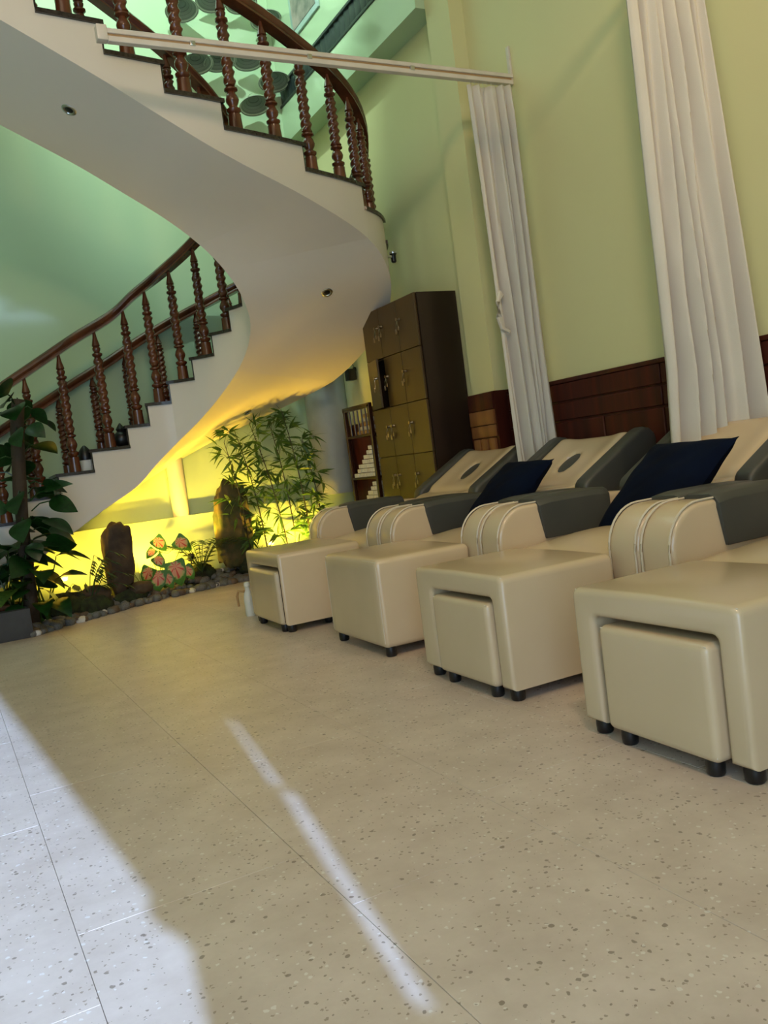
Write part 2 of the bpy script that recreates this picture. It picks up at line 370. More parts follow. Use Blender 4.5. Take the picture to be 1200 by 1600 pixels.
fx(LX, WX, 2.75, 4.30); fx(2.75, WX, 4.3, 4.85); fx(LX, 1.2, 4.3, 4.85); fx(LX, WX, 4.85, H)
struct(bm2obj('wall_front', wf, M_WALL, smooth=False))
bm = bmesh.new(); box(bm, .95, 6.5, -10.5, -10.0, 7.35, 10.5); box(bm, 5.9, 6.4, -10.4, -10.05, -.2, 7.4); box(bm, 1.0, 1.3, -10.4, -10.05, 7.0, 7.4)
struct(bm2obj('sun_blocker', bm, M_WHITE, smooth=False))      # unseen slab on posts, added to keep sun off the high window
# mullions of the high front window
wn = bmesh.new()
for x in (1.2, 1.72, 2.24, 2.72): box(wn, x, x+.03, BY-.1, BY-.06, 4.3, 4.85)
struct(bm2obj('window_1', wn, M_WHITE, smooth=False))
# wall panelling (wainscot)
wa = struct(boxobj('trim_4', (3.775, WX+.005, BY, 5.11, 0, 1.31), M_WAIN))
boxobj('cap_rail', (3.757, 3.78, BY, 5.11, 1.285, 1.312), M_WAIN, wa, bev=.004)
bm = bmesh.new(); box(bm, 0, .014, -.996, .496, 0.0, 0.115, bev=.004, seg=1); src1 = bm2obj('wood_panel', bm, M_WAIN, wa)
bm = bmesh.new(); box(bm, 0, .020, -.996, .496, 0.0, 0.115, bev=.006, seg=1); src2 = bm2obj('wood_panel', bm, M_WAIN, wa)
bm = bmesh.new(); box(bm, 0, .014, 0.004, .496, 0.0, 0.92, bev=.006, seg=1); src3 = bm2obj('wood_panel', bm, M_WAIN, wa)
for src, z in ((src1, 1.168), (src2, 1.042), (src3, 0.11)):
    src.location = (3.762, 4.61, z)
    st_ = 1 if src is src3 else 3
    for k in range(st_, 11 if st_ == 1 else 10, st_): inst(src, wa, (3.762, 4.61-k*.5, z))
boxobj('skirting', (3.757, 3.78, BY, 5.11, 0, 0.10), M_WAIN, wa, bev=.004)
wp = struct(boxobj('trim_5', (3.655, 3.79, 5.085, 5.42, 0, 1.325), M_WAIN))
boxobj('wood_panel', (3.640, 3.66, 5.10, 5.41, 1.20, 1.322), M_WAIN, wp, bev=.004)
boxobj('wood_panel', (3.636, 3.66, 5.10, 5.41, 1.09, 1.195), M_WAINL, wp, bev=.005)
boxobj('wood_panel', (3.642, 3.66, 5.10, 5.41, 1.00, 1.085), M_WAINL, wp, bev=.005)
for k in range(3): boxobj('slat', (3.636, 3.66, 5.115+k*.098, 5.195+k*.098, 0.1, 0.99), M_WAINL, wp, bev=.006)
wb = struct(boxobj('trim_6', (3.78, WX+.01, 5.42, FY-.14, 0, 1.31), M_WAIN))
# columns standing on the far ledge
def column(x, y, r, z0, z1, label):
    bm = bmesh.new(); lathe(bm, [(r, z0), (r, z1)], 32); o = bm2obj('round_column', bm, M_WHITE if r < .1 else mat('grey_column_paint', (.40, .43, .40), .5)); o.location = (x, y, 0)
    return tag(o, label, 'column')
column(2.02, 7.93, 0.075, .655, 1.62, 'slim pale round pipe column on the ledge behind the standing stone')
column(3.62, 7.90, 0.21, .655, 2.0, 'thick grey round column beside the bamboo under the stairs')

# ------------------------------------------------------------------ curved staircase
h = 0.165
Ipt = {1: (-.75, 7.27), 2: (-.47, 7.27), 3: (-.19, 7.27), 4: (.09, 7.27), 5: (.36, 7.27), 6: (.64, 7.27), 7: (.92, 7.26), 8: (1.20, 7.25), 9: (1.505, 7.24),
       10: (1.69, 7.22), 11: (1.885, 7.18), 12: (2.07, 7.05), 13: (2.215, 6.89), 14: (2.33, 6.72), 15: (2.39, 6.55), 16: (2.37, 6.37),
       17: (2.27, 6.22), 18: (2.13, 6.12), 19: (1.95, 6.06), 20: (1.72, 6.02), 21: (1.45, 6.0), 22: (1.17, 5.98), 23: (.85, 5.96), 24: (.52, 5.94)}
Opt = {1: (-.75, 7.99), 2: (-.47, 7.99), 3: (-.19, 7.99), 4: (.09, 7.99), 5: (.36, 7.99), 6: (.64, 7.99), 7: (.95, 7.99), 8: (1.25, 7.99), 9: (1.57, 7.99),
       10: (1.88, 7.99), 11: (2.24, 7.98), 12: (2.65, 7.90), 13: (3.08, 7.66), 14: (3.42, 7.24), 15: (3.57, 6.80), 16: (3.59, 6.38), 17: (3.42, 5.95),
       18: (3.11, 5.66), 19: (2.55, 5.40), 20: (1.94, 5.21), 21: (1.57, 5.14), 22: (1.23, 5.08), 23: (.88, 5.03), 24: (.53, 4.99)}
for n in range(25, 33):
    Ipt[n] = (.52-(n-24)*.34, 5.94); Opt[n] = (.53-(n-24)*.34, 4.97)
NS = 31
def cr(P, t):
    n = int(math.floor(t)); u = t-n; n = max(1, min(NS, n)); u = t-n
    g = lambda k: Vector(P[max(1, min(NS+1, k))])
    a, b, c, d = g(n-1), g(n), g(n+1), g(n+2)
    return 0.5*((2*b)+(c-a)*u+(2*a-5*b+4*c-d)*u*u+(3*b-a-3*c+d)*u**3)
SI = lambda t: cr(Ipt, t)
SO = lambda t: cr(Opt, t)
def lerp_table(tab, t):
    if t <= tab[0][0]: return tab[0][1]
    for (a, x), (b, y) in zip(tab, tab[1:]):
        if t <= b: return x+(y-x)*(t-a)/(b-a)
    return tab[-1][1]
dropI = lambda t: lerp_table([(1, .50), (13, .52), (16, .50), (20, .50), (32, .5)], t)
dropO = lambda t: lerp_table([(1, .50), (8, .56), (14, .60), (15.5, .53), (16.5, .47), (18, .40), (20, .35), (32, .35)], t)
st = thing('spiral_staircase', 'cream curved staircase with dark treads and turned wooden balustrades', 'staircase', (0, 0, 0))
bm = bmesh.new(); K = 5
for n in range(1, NS+1):
    zt = n*h-.025
    ring = []
    for k in range(K+1):
        t = n+k/K; a, b = SI(t), SO(t); cells = []
        for s in (0, .25, .5, .75, 1):
            p = a.lerp(b, s); d = dropI(t)*(1-s)+dropO(t)*s
            zb = max(0.0, t*h-d)
            cells.append((p, min(zb, zt-.02)))
        ring.append(([bm.verts.new((p.x, p.y, zt)) for p, _ in cells], [bm.verts.new((p.x, p.y, z)) for p, z in cells]))
    for (A, B), (A2, B2) in zip(ring, ring[1:]):
        for i in range(4):
            bm.faces.new((A[i], A[i+1], A2[i+1], A2[i])); bm.faces.new((B[i], B2[i], B2[i+1], B[i+1]))
        bm.faces.new((A[0], A2[0], B2[0], B[0])); bm.faces.new((A[4], B[4], B2[4], A2[4]))
    for (A, B) in (ring[0], ring[-1]):
        for i in range(4): bm.faces.new((A[i], B[i], B[i+1], A[i+1]))
# remove the hidden lower part of partitions between steps: merge coincident points, drop inner duplicate walls
bmesh.ops.remove_doubles(bm, verts=bm.verts, dist=1e-5)
body = bm2obj('stair_body', bm, M_STAIRFACE, st)
def off(t, s, ex=0.0):
    a, b = SI(t), SO(t); d = (b-a).normalized(); p = a.lerp(b, s); return p+d*ex
for n in range(1, NS+1):
    bm = bmesh.new(); zt = n*h; lo = []; 
    tpar = [n+k/K for k in range(K+1)]
    nose = (off(n, .5)-off(n+.12, .5)); nose = nose.normalized()*0.022
    outl = [off(t, 0, -.018)+(nose if i == 0 else Vector((0, 0))) for i, t in enumerate(tpar)]+[off(t, 1, (.018 if n > 10 else -0.012))+(nose if i == K else Vector((0, 0))) for i, t in enumerate(tpar[::-1])]
    prism(bm, [(p.x, p.y) for p in outl], zt-.025, zt, axis='z')
    bm2obj('tread', bm, M_STONE, st, smooth=False)
    bm = bmesh.new(); a, b = off(n, 0, .004), off(n, 1, -.004); e = nose.normalized()*.012
    prism(bm, [(a.x, a.y), (b.x, b.y), (b.x+e.x, b.y+e.y), (a.x+e.x, a.y+e.y)], (n-1)*h, n*h-.026, axis='z')
    bm2obj('riser', bm, M_STONE, st, smooth=False)
RI = [(1, .88), (8, .90), (9.5, .90), (11, .87), (14, .81), (17, .72), (19, .73), (22, .78), (32, .80)]
RO = [(1, .60), (9, .62), (13, .66), (16, .70), (18, .745), (20, .79), (32, .80)]
def railh(t, s):
    v = 0
    for k in (-.8, -.4, 0, .4, .8): v += lerp_table(RI if s < .5 else RO, t+k)/5
    return v
prof = [(.036, 0), (.036, .03), (.033, .10), (.034, .125), (.022, .132), (.036, .15), (.037, .165), (.022, .18), (.021, .19), (.031, .215), (.034, .235), (.028, .265), (.020, .285), (.019, .292), (.034, .303), (.034, .315), (.020, .327)]
prof += [(.0275, .335+k*.0105) for k in range(42)]
prof += [(.019, .785), (.032, .80), (.032, .815), (.018, .828), (.024, .845), (.026, .86), (.019, .875), (.026, .882), (.023, .90), (.014, .95), (.009, 1.0)]
bm = bmesh.new(); lathe(bm, [(r*1.28, z) for r, z in prof], 14, twist=lambda z: (z*95 if .335 <= z <= .77 else None))
bal = bm2obj('baluster', bm, M_BAL, st); first = [True]
def put_bal(t, s):
    n = math.floor(t); p = off(t, s); zt = n*h; hh = t*h+railh(t, s)-.035-zt
    if first[0]: o = bal; first[0] = False
    else: o = inst(bal, st)
    o.location = (p.x, p.y, zt); o.scale = (1, 1, hh); o.rotation_euler = (0, 0, t)
for n in range(2, NS):
    put_bal(n+.5, .07)
    if n in (12, 13, 14, 15, 16, 17, 18, 19):
        put_bal(n+.25, .93); put_bal(n+.75, .93)
    else: put_bal(n+.5, .93)
sec = [(-.034, -.03), (.034, -.03), (.034, -.018), (.026, -.008), (.038, .008), (.038, .022), (.026, .036), (.010, .041), (-.010, .041), (-.026, .036), (-.038, .022), (-.038, .008), (-.026, -.008), (-.034, -.018)]
def rail(s, t0, t1):
    bm = bmesh.new(); N = int((t1-t0)*5); rings = []
    for i in range(N+1):
        t = t0+(t1-t0)*i/N; p = off(t, s); q = off(t+.02, s); tg = (q-p).normalized(); nrm = Vector((tg.y, -tg.x))
        z = t*h+railh(t, s)
        rings.append([bm.verts.new((p.x+nrm.x*a*1.3, p.y+nrm.y*a*1.3, z+b*1.35)) for a, b in sec])
    m = len(sec)
    for A, B in zip(rings, rings[1:]):
        for k in range(m): bm.faces.new((A[k], A[(k+1) % m], B[(k+1) % m], B[k]))
    bm.faces.new(rings[0][::-1]); bm.faces.new(rings[-1])
    bm2obj('handrail', bm, M_RAIL, st)
rail(.07, 1.3, 31.5); rail(.93, 1.3, 31.5)
bm = bmesh.new(); lathe(bm, [(.06, 0), (.06, .2), (.045, .22), (.055, .26), (.04, .3), (.04, .8), (.055, .84), (.055, .93), (.03, .96), (.05, 1.0), (.02, 1.05)], 16)
nw = bm2obj('newel_post', bm, M_BAL, st); nw.location = (*off(1.2, .07), 0); inst(nw, st, (*off(1.2, .93), 0))
nw.location.z = h; st.children[-1].location.z = h
# small recessed spotlights in the stair soffit
def soffit_spot(t, s, label):
    def P(t, s): p = off(t, s); d = dropI(t)*(1-s)+dropO(t)*s; return Vector((p.x, p.y, t*h-d))
    p = P(t, s); n = (P(t+.3, s)-p).cross(P(t, s+.1)-p).normalized()
    if n.z > 0: n = -n
    bm = bmesh.new(); q = Vector((0, 0, 1)).rotation_difference(n).to_matrix().to_4x4()
    lathe(bm, [(.045, -.004), (.045, .003), (.040, .007), (.030, .007), (.026, .002), (.026, .0015)], 20, mtx=q)
    o = bm2obj('recessed_spotlight', bm, M_STEEL); o.location = p+n*.001
    tag(o, label, 'spotlight', None)
    bm = bmesh.new(); lathe(bm, [(.025, .0016), (.018, .004), (.008, .005)], 14, mtx=q); bm2obj('lens', bm, M_BLACK, o)
soffit_spot(22.4, .55, 'small round recessed spotlight high on the upper stair underside')
soffit_spot(16.75, .55, 'small round recessed spotlight in the middle of curved stair underside')
soffit_spot(12.6, .62, 'small dark round spotlight in yellow lit underside above the bamboo')
# small dark device fixed to the outer face
o = thing('stair_fitting', 'tiny dark fitting fixed on the outer curve of stairs above the locker', 'lamp', (3.56, 6.10, 2.50))
bm = bmesh.new(); lathe(bm, [(.012, 0), (.022, .01), (.022, .06), (.03, .07)], 14); bm2obj('fitting_body', bm, M_BLACK, o)
bm = bmesh.new(); lathe(bm, [(.03, .071), (.032, .085), (.02, .09)], 14); bm2obj('cap', bm, M_STEEL, o)
bm = bmesh.new(); box(bm, -.08, 0, -.01, .01, .04, .06, bev=.003); bm2obj('bracket', bm, M_STEEL, o)

# plinth beside the foot of the stairs
pl = thing('stair_plinth', 'grey stone plinth with reddish wooden top at the left edge', 'plinth', (-.35, 6.97, 0))
boxobj('stone_base', (-.75, .86, -.36, .25, 0, .21), mat('grey_stone', (.06, .06, .065), .7, bump=.5), pl, bev=.006)
boxobj('wooden_top', (-.74, .74, -.26, .24, .211, .25), M_RAIL, pl, bev=.006)

# ------------------------------------------------------------------ spa recliners
CH_PITCH = 1.07
def make_recliner(label):
    t = thing('spa_recliner', label, 'recliner', (2.28, 0, 0), 0, 'row of cream spa recliners')
    SW = .365
    bm = bmesh.new(); box(bm, .12, 1.30, -SW, SW, .05, .30, bev=.02); bm2obj('base', bm, M_LEATHER, t)
    # seat cushion
    bm = bmesh.new(); cushion(bm, .02, .82, -SW+.01, SW-.01, .24, .435, .07, crown=.075, n=14); bm2obj('seat', bm, M_LEATHER, t)
    # lumbar roll between the seat and the back
    bm = bmesh.new(); cushion(bm, .72, 1.02, -SW+.01, SW-.01, .33, .56, .09, crown=.01, n=10); bm2obj('lumbar_cushion', bm, M_LEATHER, t)
    # reclined back: local u runs up the slope, w is its normal
    ang = math.radians(31)
    T = Matrix.Translation((.70, 0, .47)) @ Matrix.Rotation(-ang, 4, 'Y')
    L, W2, TH = .78, .305, .13
    NU, NV = 46, 40
    def top(u, v):
        a, b = (u/L), (v/W2)
        z = TH*.5
        z += .030*math.exp(-((u-.14)/.11)**2)            # lumbar swell
        z += .014*math.exp(-((abs(b)-.84)/.24)**2)*(1/(1+math.exp(-(u-.26)/.03)))    # raised side welts
        z += -.018*math.exp(-((u-.27)/.035)**2)
        e = min(u, L-u)/.06; e2 = (W2-abs(v))/.04
        for q in (e, e2):
            if q < 1: z -= (1-math.sqrt(max(0, 1-(1-q)**2)))*.05
        d = math.sqrt(((u-.50)/.095)**2+(v/.060)**2)
        if d < 1.0: z -= .05*min(1, (1.0-d)/.12)
        elif d < 1.35: z -= .006*(1.35-d)/.35
        return z
    bm = bmesh.new(); tv, bv = [], []
    for i in range(NU+1):
        ra, rb = [], []
        for j in range(NV+1):
            u, v = L*i/NU, -W2+2*W2*j/NV
            ra.append(bm.verts.new(T @ Vector((u, v, top(u, v))))); rb.append(bm.verts.new(T @ Vector((u, v, -TH*.5))))
        tv.append(ra); bv.append(rb)
    for i in range(NU):
        for j in range(NV):
            bm.faces.new((tv[i][j], tv[i+1][j], tv[i+1][j+1], tv[i][j+1])); bm.faces.new((bv[i][j], bv[i][j+1], bv[i+1][j+1], bv[i+1][j]))
    for i in range(NU):
        for j in (0, NV): bm.faces.new((tv[i][j], bv[i][j], bv[i+1][j], tv[i+1][j]))
    for j in range(NV):
        for i in (0, NU): bm.faces.new((tv[i][j], tv[i][j+1], bv[i][j+1], bv[i][j]))
    back = bm2obj('backrest', bm, M_LEATHER, t)
    bm = bmesh.new(); lathe(bm, [(1, -.004), (1, .0), (.6, .004), (.2, .005)], 28, mtx=T @ Matrix.Translation((.50, 0, TH*.5-.010)) @ Matrix.Diagonal((.093, .060, 1, 1)))
    bm2obj('face_hole_pad', bm, M_GREY, back)['label'] = 'dark grey oval face hole in the cream backrest'
    for s in (-1, 1):
        ol = [(.24, -.16), (.72, -.10)]+arc(.74, .0, .085, -80, 90, 6)+[(.34, .100)]+arc(.27, .03, .072, 80, 200, 6)
        bm = bmesh.new(); soft_prism(bm, ol, s*(W2+.003), s*(W2+.108), .026, mtx=T)
        bm2obj('bolster', bm, M_GREY, t)['label'] = 'dark grey side bolster'
    # arms: rounded front, piping on both front edges, grey pad laid over the top
    for s in (-1, 1):
        y0, y1 = s*(SW+.002), s*(SW+.166)
        ya, yb = min(y0, y1), max(y0, y1)
        R = .17
        ol = [(1.0, .06), (1.0, .60)]+[(.85, .625), (.55, .645), (.35, .64)]+arc(.04+R, .64-R, R, 90, 180, 9)+[(.04, .06)]
        bm = bmesh.new(); soft_prism(bm, ol, ya, yb, .022); arm = bm2obj('armrest', bm, M_LEATHER, t)
        for yy in (ya+.012, yb-.012):
            bm = bmesh.new()
            pts = [(.034, yy, .10), (.034, yy, .30)]+[(x-.004, yy, z+.004) for x, z in arc(.04+R, .64-R, R, 180, 90, 9)]+[(.36, yy, .645), (.55, yy, .650)]
            tube(bm, pts, .0045, 6); bm2obj('piping', bm, M_PIPING, arm)
        # pad section across the arm
        e = .014; inner = ya if s > 0 else yb; outer = yb if s > 0 else ya
        si = -1 if s > 0 else 1
        zt = .662
        secp = [(inner+si*e, .46), (inner+si*e, zt-.03), (inner+si*(e-.02), zt-.004), (inner-si*.03, zt+.004), (outer+si*.03, zt+.004), (outer+si*.004, zt-.006), (outer+si*.004, zt-.03),
                (outer+si*.02, zt-.026), (inner-si*.012, zt-.026), (inner-si*.001, zt-.05), (inner-si*.001, .46)]
        bm = bmesh.new(); prev = None; xs = [.285+k*.03 for k in range(16)]
        for xx in xs:
            ring = []
            dz = (-.018*max(0, (xx-.6)/.4)) - (0.012*max(0, (.36-xx)/.1))
            for k, (py, pz) in enumerate(secp):
                low = pz < .5
                ring.append(bm.verts.new((xx+(.028 if low and xx == xs[0] else 0), py, (pz+dz if not low else pz+.0))))
            if prev:
                m = len(ring)
                for k in range(m): bm.faces.new((prev[k], prev[(k+1) % m], ring[(k+1) % m], ring[k]))
            else: bm.faces.new(ring)
            prev = ring
        bm.faces.new(prev[::-1])
        bmesh.ops.recalc_face_normals(bm, faces=bm.faces)
        pad = bm2obj('arm_pad', bm, M_GREY, t); pad['label'] = 'dark grey armrest pad'
        md = pad.modifiers.new('soft', 'BEVEL'); md.width = .008; md.segments = 2; md.limit_method = 'ANGLE'
    # side frame behind the arms
    for s in (-1, 1):
        bm = bmesh.new(); cushion(bm, .98, 1.28, s*.45-.085, s*.45+.085, .05, .56, .04, n=8); bm2obj('side_frame', bm, M_LEATHER, t)
    bm = bmesh.new(); lathe(bm, [(.022, 0), (.028, .02), (.026, .055)], 12); ft = bm2obj('foot', bm, M_BLACK, t); ft.location = (.18, -.42, 0)
    for x, y in ((.18, .42), (1.2, -.42), (1.2, .42)): inst(ft, t, (x, y, 0))
    return t
CY = [5.10, 4.03, 2.96, 1.89]
L4 = ['cream spa recliner farthest away, glossy backrest in front of the locker', 'cream spa recliner between the two curtains behind solid cube ottoman',
      'cream spa recliner below the wide curtain with big navy cushion on it', 'nearest cream spa recliner at the right edge, mostly cut off']
rc = make_recliner(L4[0]); rc.location = (2.28, CY[0], 0)
for k in (1, 2, 3): dup(rc, (2.28, CY[k], 0), 0, L4[k])

# ottomans --------------------------------------------------------------
def feet(parent, pts, r=.028, hgt=.05):
    bm = bmesh.new(); lathe(bm, [(r*.8, 0), (r*.95, .006), (r, hgt*.6), (r*.96, hgt)], 14); f = bm2obj('foot', bm, M_BLACK, parent); f.location = (*pts[0], 0)
    for p in pts[1:]: inst(f, parent, (*p, 0))
OW, OD, OH = .325, .53, .47
def arch_ottoman(label, a, b, zo=.385):
    t = thing('ottoman', label, 'ottoman', (1.73, 0, 0), 0, 'cream ottomans in front of the recliners')
    ol = [(-OW, .045)]+arc(-OW+.03, OH-.03, .03, 180, 90, 4)+[(0, OH+.004)]+arc(OW-.03, OH-.03, .03, 90, 0, 4)+[(OW, .045), (b, .045)]+arc(b-.02, zo-.02, .02, 0, 90, 3)+arc(a+.02, zo-.02, .02, 90, 180, 3)+[(a, .045)]
    bm = bmesh.new(); soft_prism(bm, ol, 0, OD, .02, axis='x')
    # gentle crown on the top
    for v in bm.verts:
        pass
    body = bm2obj('body', bm, M_LEATHER, t)
    bm = bmesh.new()
    for pts in ([(.012, -OW+.012, OH-.008), (.012, OW-.012, OH-.008)], [(.010, OW-.010, .06), (.010, OW-.010, OH-.03)], [(.010, -OW+.010, .06), (.010, -OW+.010, OH-.03)]):
        tube(bm, pts, .0026, 6)
    bm2obj('seam', bm, M_PIPING, t)
    bm = bmesh.new(); box(bm, .40, .415, a+.002, b-.002, .05, zo-.004); bm2obj('shade_sheet', bm, M_BLACK, t, smooth=False)  # black sheet standing in for the dark inside the opening
    feet(t, [(.045, -OW+.04), (.045, OW-.04), (OD-.05, -OW+.04), (OD-.05, OW-.04)])
    return t
def solid_ottoman(label):
    t = thing('ottoman', label, 'ottoman', (1.73, 0, 0), 0, None)
    bm = bmesh.new(); cushion(bm, 0, OD, -OW, OW, .045, OH+.005, .03, crown=.012, n=14); bm2obj('body', bm, M_LEATHER, t)
    bm = bmesh.new()
    for pts in ([(.008, -OW+.012, OH-.008), (.008, OW-.012, OH-.008)], [(.006, OW-.010, .07), (.006, OW-.010, OH-.03)], [(.006, -OW+.010, .07), (.006, -OW+.010, OH-.03)]): tube(bm, pts, .0026, 6)
    bm2obj('seam', bm, M_PIPING, t)
    feet(t, [(.045, -OW+.04), (.045, OW-.04), (OD-.05, -OW+.04), (OD-.05, OW-.04)])
    return t
def stool(label, loc, wy, zh, rz=0, d=.36):
    t = thing('footstool', label, 'stool', loc, rz, 'small stools tucked inside the ottomans')
    bm = bmesh.new(); cushion(bm, 0, d, -wy/2, wy/2, .045, zh, .022, n=12); bm2obj('body', bm, M_LEATHER, t)
    bm = bmesh.new(); e = .008
    for pts in ([(e, -wy/2+e, zh-e), (e, wy/2-e, zh-e)], [(e, -wy/2+e, .06), (e, -wy/2+e, zh-.02)], [(e, wy/2-e, .06), (e, wy/2-e, zh-.02)]): tube(bm, pts, .0022, 6)
    bm2obj('seam', bm, M_PIPING, t)
    feet(t, [(.04, -wy/2+.05), (.04, wy/2-.05), (d-.04, -wy/2+.05), (d-.04, wy/2-.05)], r=.026, hgt=.05)
o4 = arch_ottoman('nearest cream arched ottoman at the right edge', -.245, .235); o4.location = (1.72, 1.80, 0); o4.rotation_euler = (0, 0, -.02)
o3 = arch_ottoman('second nearest cream arched ottoman, standing left of the largest one', -.245, .20); o3.location = (1.76, 2.865, 0); o3.rotation_euler = (0, 0, -.02)
o2 = solid_ottoman('plain cream cube ottoman with no opening, third from the right'); o2.location = (1.80, 3.925, 0); o2.rotation_euler = (0, 0, -.03)
o1 = arch_ottoman('farthest cream arched ottoman at the left end of the row', -.295, .255); o1.location = (1.73, 5.035, 0); o1.rotation_euler = (0, 0, -.03)
stool('small cream stool pulled slightly out of the nearest ottoman', (1.700, 1.785, 0), .435, .365, -.05)
stool('small cream stool tucked in the second nearest ottoman', (1.745, 2.840, 0), .415, .365, -.03)
stool('small cream stool tucked in the farthest ottoman', (1.712, 5.015, 0), .52, .365, -.03)

# navy cushions ---------------------------------------------------------
def pillow(label, loc, rot, s=.60, th=.16):
    bm = bmesh.new(); N = 26; tv, bv = {}, {}
    def P(i, j, sg):
        u, v = -1+2*i/N, -1+2*j/N
        pinch = 1-.10*(1-abs(u)**2)*(abs(v)**3)-.0; pinch2 = 1-.10*(1-abs(v)**2)*(abs(u)**3)
        w_ = (max(0, (1-u*u)*(1-v*v)))**.42
        wr = .006*math.sin(9*u+4*v)*math.sin(5*v)
        return Vector((u*s/2*pinch2, v*s/2*pinch, sg*(th/2*w_)+wr*(w_)))
    for i in range(N+1):
        for j in range(N+1):
            a = bm.verts.new(P(i, j, 1)); tv[i, j] = a
            bv[i, j] = a if i in (0, N) or j in (0, N) else bm.verts.new(P(i, j, -1))
    for i in range(N):
        for j in range(N):
            bm.faces.new((tv[i, j], tv[i+1, j], tv[i+1, j+1], tv[i, j+1])); 
            f = (bv[i, j], bv[i, j+1], bv[i+1, j+1], bv[i+1, j])
            try: bm.faces.new(f)
            except ValueError: pass
    o = bm2obj('cushion', bm, M_NAVY); o.location = loc; o.rotation_euler = rot
    return tag(o, label, 'cushion')
pillow('navy blue square cushion leaning on the recliner between the two curtains', (2.93, 4.07, .655), (math.radians(0), math.radians(-42), math.radians(-6)), s=.50)
pillow('navy blue square cushion propped on the recliner under the wide curtain', (2.90, 2.83, .665), (math.radians(0), math.radians(-42), math.radians(-6)), s=.54)

# ------------------------------------------------------------------ locker
lk = thing('locker', 'tall dark brown locker cabinet with many small keyed doors', 'locker', (3.42, 6.08, 0))
HL = 2.16
bm = bmesh.new()
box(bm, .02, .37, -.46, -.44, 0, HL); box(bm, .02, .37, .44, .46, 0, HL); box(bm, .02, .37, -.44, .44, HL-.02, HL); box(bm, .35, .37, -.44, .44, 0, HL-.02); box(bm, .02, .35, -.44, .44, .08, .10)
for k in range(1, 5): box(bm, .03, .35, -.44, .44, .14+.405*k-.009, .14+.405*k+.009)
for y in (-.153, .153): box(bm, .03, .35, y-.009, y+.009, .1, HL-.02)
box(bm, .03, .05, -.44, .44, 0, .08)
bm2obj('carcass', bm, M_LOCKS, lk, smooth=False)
ajar = (2, 2)
def lock_set(parent, x, y, z, rnd):
    bm = bmesh.new(); q = Matrix.Translation((x, y, z)) @ Matrix.Rotation(-PI/2, 4, 'Y')
    lathe(bm, [(.013, 0), (.013, .004), (.010, .008), (.009, .022), (.012, .026), (.012, .03)], 14, mtx=q); bm2obj('lock', bm, M_KEY, parent)
    bm = bmesh.new(); tube(bm, [(x-.02, y, z-.004), (x-.022, y, z-.03), (x-.02, y+.006*rnd, z-.06)], .003, 6)
    box(bm, x-.024, x-.019, y-.010+.006*rnd, y+.010+.006*rnd, z-.085, z-.055, bev=.003); tube(bm, [(x-.02, y, z-.004), (x-.026, y+.012, z-.04), (x-.024, y+.022, z-.07)], .003, 6); box(bm, x-.028, x-.023, y+.012, y+.034, z-.11, z-.07, bev=.004); bm2obj('key', bm, M_KEY, parent)
for r in range(5):
    for c in range(3):
        y1 = .445-c*.2975; y0 = y1-.2925; z0 = .142+r*.405; z1 = z0+.40
        d = bpy.data.objects.new('tmp', None)
        bm = bmesh.new(); hy = (y1-y0)
        box(bm, 0, .018, -hy, 0, 0, z1-z0, bev=.002, seg=1)
        d = bm2obj('door', bm, M_LOCK, lk, smooth=False); d.location = (0, y1, z0)
        if (r, c) == (3, 0): d.rotation_euler = (0, 0, math.radians(-13))
        ly = -hy+.04 if c == 0 else -.035
        lock_set(d, 0, ly, .245, random.choice((-1, 0, 1)))

# rack with small boxes -------------------------------------------------
rk = thing('display_rack', 'dark wooden rack with spindle rail behind the locker', 'rack', (3.42, 6.87, 0))
for y in (.245, -.245):
    for x in (0, .30):
        boxobj('post', (x, x+.035, y-.018, y+.018, 0, 1.43), M_WOOD, rk, bev=.004)
boxobj('top_rail', (0, .035, -.265, .275, 1.40, 1.44), M_WOOD, rk, bev=.006)
boxobj('top_rail', (.30, .335, -.265, .275, 1.40, 1.44), M_WOOD, rk, bev=.006)
for z in (1.175, .80, .48, .16): boxobj('shelf', (0, .335, -.225, .225, z-.02, z), M_WOOD, rk, bev=.003)
for k in range(5): 
    bm = bmesh.new(); lathe(bm, [(.007, 0), (.009, .11), (.007, .22)], 8); s = bm2obj('spindle', bm, M_WOOD, rk); s.location = (.0175, -.16+k*.08, 1.178)
for k in range(3): boxobj('back_board', (.32, .335, -.21+k*.145, -.075+k*.145, .17, 1.30), M_WOOD, rk, bev=.003)
bm = bmesh.new(); box(bm, -.05, .05, -.0155, .0155, 0, .0345, bev=.003, seg=1)
bx0 = bm2obj('small_box', bm, M_BOX); cnt = 0
for zb, lab in ((.80, 'upper'), (.48, 'lower')):
    label = 'small white box in the stepped pile on the %s rack shelf' % lab
    for c in range(11):
        hgt = max(1, int(1+c*.68))
        for r in range(hgt):
            o = bx0 if cnt == 0 else inst(bx0); cnt += 1
            o.location = (3.48+random.uniform(-.003, .003), 7.06-c*.0375, zb+r*.0395+.0005)
            tag(o, label, 'box', 'small white boxes on the %s rack shelf' % lab)
for k in range(5):
    bm = bmesh.new(); wv = .17-.028*k; cushion(bm, -.08, .08, -wv, wv, 0, .036, .012, n=6)
    o = bm2obj('folded_towel', bm, M_BOX if k % 2 else M_TAN); o.location = (3.54, 6.80-.01*k, 1.176+k*.0365)
    tag(o, ['wide tan folded towel at the bottom of the rack-top pile', 'white folded towel, second from the bottom of the rack-top pile', 'tan folded towel in the middle of the rack-top pile',
            'white folded towel, second from the top of the rack-top pile', 'short tan folded towel on top of the rack-top pile'][k], 'towel', 'towels piled on the rack')
